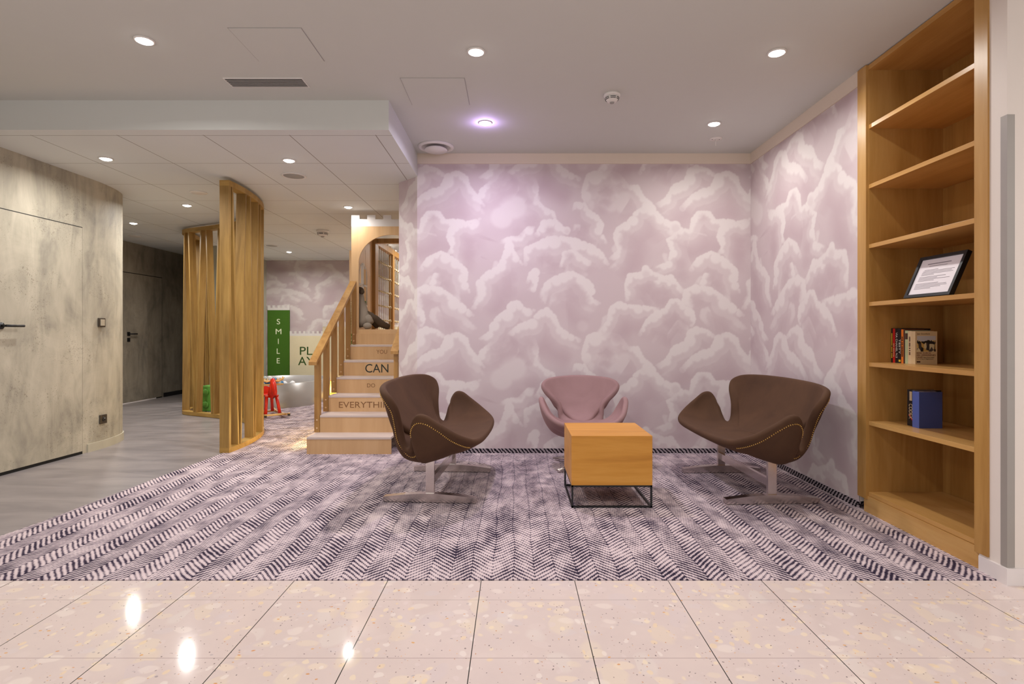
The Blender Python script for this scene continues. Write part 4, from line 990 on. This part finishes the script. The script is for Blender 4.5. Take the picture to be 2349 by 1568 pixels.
for s in (-1, 1):
    m = MB(); m.tube([(.14, s*.02, .47), (.14, s*.07, .462), (.14, s*.12, .485), (.14, s*.145, .51)], [.016, .026, .024, .012], 10, .6)
    for yq, zq in ((.06, .50), (.09, .505), (.12, .52)): m.tube([(.14, s*yq, .47), (.14, s*yq*1.05, zq)], [.012, .006], 8)
    obj('antler', m, pale, mo, local=True)

# green foam block behind the screen
gb = thing('foam_block', 'green foam building block with round studs behind the slatted screen', 'toy block', (-4.16, 7.78, 0.004))
obj('block_body', MB().rbox(-4.30, -4.03, 7.66, 7.92, .004, .36, .015), M['green_foam'], gb)
for z in (.10, .27):
    for x in (-4.235, -4.095):
        m = MB(); m.lathe([(.044, 0), (.044, -.02), (.036, -.027)], (x, 7.66, z), 20, 'y'); obj('stud', m, M['green_foam'], gb)

# ------------------------------------------------------------------ ceiling fittings
def cpos(px, py, z): Y = (z-H)*F/(CY-py); return U(px, Y), Y
def downlight(label, px, py, z, violet=False, power=10, group=None, xy=None):
    x, y = xy or cpos(px, py, z); t_ = thing('downlight', label, 'ceiling light', (x, y, z), 0, group)
    m = MB(); m.lathe([(.052, 0), (.052, -.005), (.044, -.008), (.041, -.003), (.041, 0)], (x, y, z), 32); obj('trim_ring', m, M['white_plastic'], t_)
    m = MB(); m.lathe([(.040, 0), (.037, -.010), (.022, -.017), (0, -.020)], (x, y, z), 24); obj('lens', m, M['lamp_violet' if violet else 'lamp_white'], t_)
    ld = bpy.data.lights.new('lamp', 'AREA'); ld.shape = 'DISK'; ld.size = .075; ld.energy = power*K_LAMP; ld.color = (.86, .78, 1.0) if violet else (1.0, .97, .93)
    ld.spread = R(165)
    lo = bpy.data.objects.new('lamp', ld); COL.objects.link(lo); lo.parent = t_; lo.location = (0, 0, -.025)
    return x, y
downlight('downlight on the main ceiling, front left corner of the photo', 331, 92, ZC)
downlight('downlight on the main ceiling, front row above the cube table', 1092, 118, ZC)
downlight('downlight on the main ceiling, nearest the bookcase', 1782, 120, ZC)
downlight('downlight on the main ceiling near the right corner of the cloud wall', 1638, 283, ZC, power=9)
vx, vy = downlight('glowing violet downlight on the main ceiling before the cloud wall', 1113, 281, ZC, True, 13)
pl = bpy.data.lights.new('violet_spill', 'POINT'); pl.energy = 1.6; pl.color = (.62, .42, 1.0); pl.shadow_soft_size = .03
po = bpy.data.objects.new('violet_spill', pl); COL.objects.link(po); po.location = (0, 0, -.045)
po.parent = [o for o in bpy.data.objects if o.type == 'EMPTY' and 'violet' in str(o.get('label', ''))][0]
downlight('downlight on the lowered ceiling above the concrete door', 243, 363, ZL, power=13)
downlight('downlight on the lowered ceiling, right of the slatted screen top', 663, 367, ZL, power=16)
downlight('pinkish downlight on the lowered ceiling, left of the slatted screen', 429, 470, ZL, power=24)
downlight('small downlight on the lowered ceiling at the corridor entrance', 306, 511, ZL, power=22)
downlight('downlight on the lowered ceiling just in front of the castle battlement', 799, 474, ZL, power=4)
downlight('downlight glimpsed through the castle arch', 873, 561, ZL, power=26)
downlight('unseen downlight added over the net bridge behind the castle', 0, 0, ZL, power=12, xy=(-1.35, 8.6))  # hidden lamp, added to brighten the castle interior
downlight('small downlight on the lowered ceiling near the far cloud wall', 663, 577, ZL, power=24)
for i, (x, y) in enumerate(((-2.4, .6), (-.2, .6), (2.0, .6), (-2.4, -1.6), (-.2, -1.6), (2.0, -1.6), (4.2, .6), (4.2, -1.6))):  # unseen lamps added behind the viewer to light the foreground
    ld = bpy.data.lights.new('lobby_fill_lamp', 'AREA'); ld.shape = 'DISK'; ld.size = .16; ld.energy = 9*K_LAMP; ld.color = (1, .96, .93); ld.spread = R(170)
    t_ = thing('downlight', 'unseen round downlight added in the lobby ceiling behind the viewer', 'ceiling light', (x, y, ZC), 0, 'added lobby downlights')
    m = MB(); m.lathe([(.09, 0), (.09, -.006), (.08, -.008), (0, -.008)], (x, y, ZC), 24); obj('lens', m, M['lamp_white'], t_)
    lo = bpy.data.objects.new('lobby_fill_lamp', ld); COL.objects.link(lo); lo.parent = t_; lo.location = (0, 0, -.012)
# warm strip lamp beside the stairs (its visible part is the play house strip)
for (x, y, sy, e) in ((-1.93, 5.9, 1.4, 8), (hx0+.15, YH-.03, .5, 5)):
    ld = bpy.data.lights.new('strip_lamp', 'AREA'); ld.shape = 'RECTANGLE'; ld.size = .06; ld.size_y = sy; ld.energy = e; ld.color = (1, .70, .22)
    lo = bpy.data.objects.new('strip_lamp', ld); COL.objects.link(lo); lo.location = (x, y, .10)
    lo.rotation_euler = (0, R(90), 0) if y < 8 else (R(90), 0, R(0))
    if y >= 8: lo.rotation_euler = (R(90), R(90), 0)
    if y < 8:
        l2 = thing('led_strip', 'warm strip light low along the left side of the wooden stairs', 'light', (-1.865, 5.8, .006))
        obj('light_strip', MB().box(-1.87, -1.86, 5.25, 6.4, .006, .03), M['led'], l2); par = l2
    else: par = ls
    lo.parent = par; lo.location = Vector((x, y, .10)) - par.location


def round_thing(name, label, cat, px, py, z, parts, group=None):
    x, y = cpos(px, py, z); t_ = thing(name, label, cat, (x, y, z), 0, group)
    for nm, prof, mat in parts: m = MB(); m.lathe(prof, (x, y, z), 36); obj(nm, m, mat, t_)
    return t_, x, y
grille = plain('speaker_grille', (160, 158, 155), .6)
round_thing('ceiling_speaker', 'round grey ceiling speaker beside the slatted screen top', 'speaker', 674, 403, ZL, [('trim_ring', [(.105, 0), (.105, -.006), (.092, -.008), (.088, -.003), (.088, 0)], M['white_plastic']), ('grille', [(.088, 0), (.086, -.004), (0, -.006)], grille)])
round_thing('ceiling_speaker', 'small far grey ceiling speaker near the far cloud wall', 'speaker', 623, 563, ZL, [('trim_ring', [(.105, 0), (.105, -.006), (.092, -.008), (.088, -.003), (.088, 0)], M['white_plastic']), ('grille', [(.088, 0), (.086, -.004), (0, -.006)], grille)])
round_thing('ceiling_disc', 'flat white ceiling disc left of the slatted screen top', 'ceiling fitting', 455, 441, ZL, [('cover_disc', [(.08, 0), (.08, -.006), (.074, -.009), (0, -.009)], M['white_plastic'])])
round_thing('ceiling_disc', 'flat white ceiling disc in the corridor near the small lamp', 'ceiling fitting', 309, 541, ZL, [('cover_disc', [(.08, 0), (.08, -.006), (.074, -.009), (0, -.009)], M['white_plastic'])])
round_thing('air_valve', 'round white air valve with black gap by the ceiling step', 'air vent', 1000, 336, ZC, [('outer_ring', [(.155, 0), (.153, -.010), (.135, -.018), (.122, -.010), (.120, -.001)], M['white_plastic']), ('dark_throat', [(.121, -.0005), (0, -.001)], M['dark']), ('centre_disc', [(.0, -.012), (.09, -.020), (.098, -.030), (.094, -.038), (0, -.046)], M['white_plastic'])])
def smoke(label, px, py, z, s=1.0):
    t_, x, y = round_thing('smoke_detector', label, 'smoke detector', px, py, z, [('base', [(.056*s, 0), (.056*s, -.012*s), (.050*s, -.02*s), (0, -.021*s)], M['white_plastic']), ('sensor_head', [(.047*s, -.020*s), (.045*s, -.034*s), (.030*s, -.052*s), (.016*s, -.056*s), (0, -.056*s)], M['white_plastic']), ('chamber', [(.016*s, -.055*s), (.014*s, -.062*s), (0, -.063*s)], grille)])
    for k in range(6):
        for zz, rr_ in ((-.030, .0462), (-.038, .043)):
            m = MB(); a0 = k*60+6; m.tube([(x+rr_*s*math.cos(R(a0+i*8)), y+rr_*s*math.sin(R(a0+i*8)), z+zz*s) for i in range(7)], .0022*s, 5); obj('slot', m, M['dark'], t_)
smoke('white smoke detector on the main ceiling above the cube table', 1404, 216, ZC, 1.0)
smoke('white smoke detector on the lowered ceiling left of the castle', 740, 528, ZL, 1.5)
sx, sy = cpos(1642, 318, ZC); t_ = thing('sprinkler', 'small white sprinkler plate with pin near the cloud wall corner', 'sprinkler', (sx, sy, ZC))
m = MB(); m.lathe([(.052, 0), (.050, -.004), (0, -.005)], (sx, sy, ZC), 32); obj('plate', m, M['white_plastic'], t_)
m = MB(); m.tube([(sx, sy, ZC-.004), (sx, sy, ZC-.06)], .004, 8); obj('pin', m, M['white_plastic'], t_)
for d in (-.03, .03): m = MB(); m.ball((sx+d, sy, ZC-.006), .003, 8); obj('screw', m, M['dark'], t_)
# linear vent
y0v = (ZC-H)*F/(CY-179); y1v = (ZC-H)*F/(CY-198)
x0v, x1v = U(503, y0v)+.03, U(692, y0v)
lv = thing('linear_vent', 'long slotted air vent on the main ceiling by the ceiling step', 'air vent', ((x0v+x1v)/2, (y0v+y1v)/2, ZC))
obj('dark_throat', MB().box(x0v, x1v, y1v if y1v < y0v else y0v, max(y0v, y1v), ZC-.002, ZC-.0005), M['dark'], lv)
ya_, yb_ = min(y0v, y1v), max(y0v, y1v)
m = MB(); w = .006
m.box(x0v-w, x1v+w, ya_-w, ya_, ZC-.006, ZC); m.box(x0v-w, x1v+w, yb_, yb_+w, ZC-.006, ZC); m.box(x0v-w, x0v, ya_, yb_, ZC-.006, ZC); m.box(x1v, x1v+w, ya_, yb_, ZC-.006, ZC); obj('vent_frame', m, M['white_plastic'], lv)
for i in range(5):
    y = ya_+(yb_-ya_)*(i+.75)/5.4; obj('slat', MB().box(x0v, x1v, y, y+.007, ZC-.006, ZC-.001), grille, lv)
# access hatches: thin recessed outlines
def hatch(label, corners, wd=.0025):
    P = [cpos(a, b, ZC) for a, b in corners]; xs_ = [q[0] for q in P]; ys_ = [q[1] for q in P]
    x0, x1, y0, y1 = min(xs_), max(xs_), min(ys_), max(ys_)
    t_ = thing('access_hatch', label, 'ceiling hatch', ((x0+x1)/2, (y0+y1)/2, ZC))
    obj('hatch_cover', MB().box(x0+.004, x1-.004, y0+.004, y1-.004, ZC-.0035, ZC-.0005), M['ceiling'], t_)
    obj('shadow_gap', MB().box(x0, x1, y0, y1, ZC-.0015, ZC-.0003), grille, t_)
hatch('square flush access hatch in the ceiling before the slotted vent', [(521, 63), (690, 63), (745, 140)])
hatch('flush access hatch in the ceiling left of the violet lamp', [(917, 178), (1062, 178), (1078, 240)])
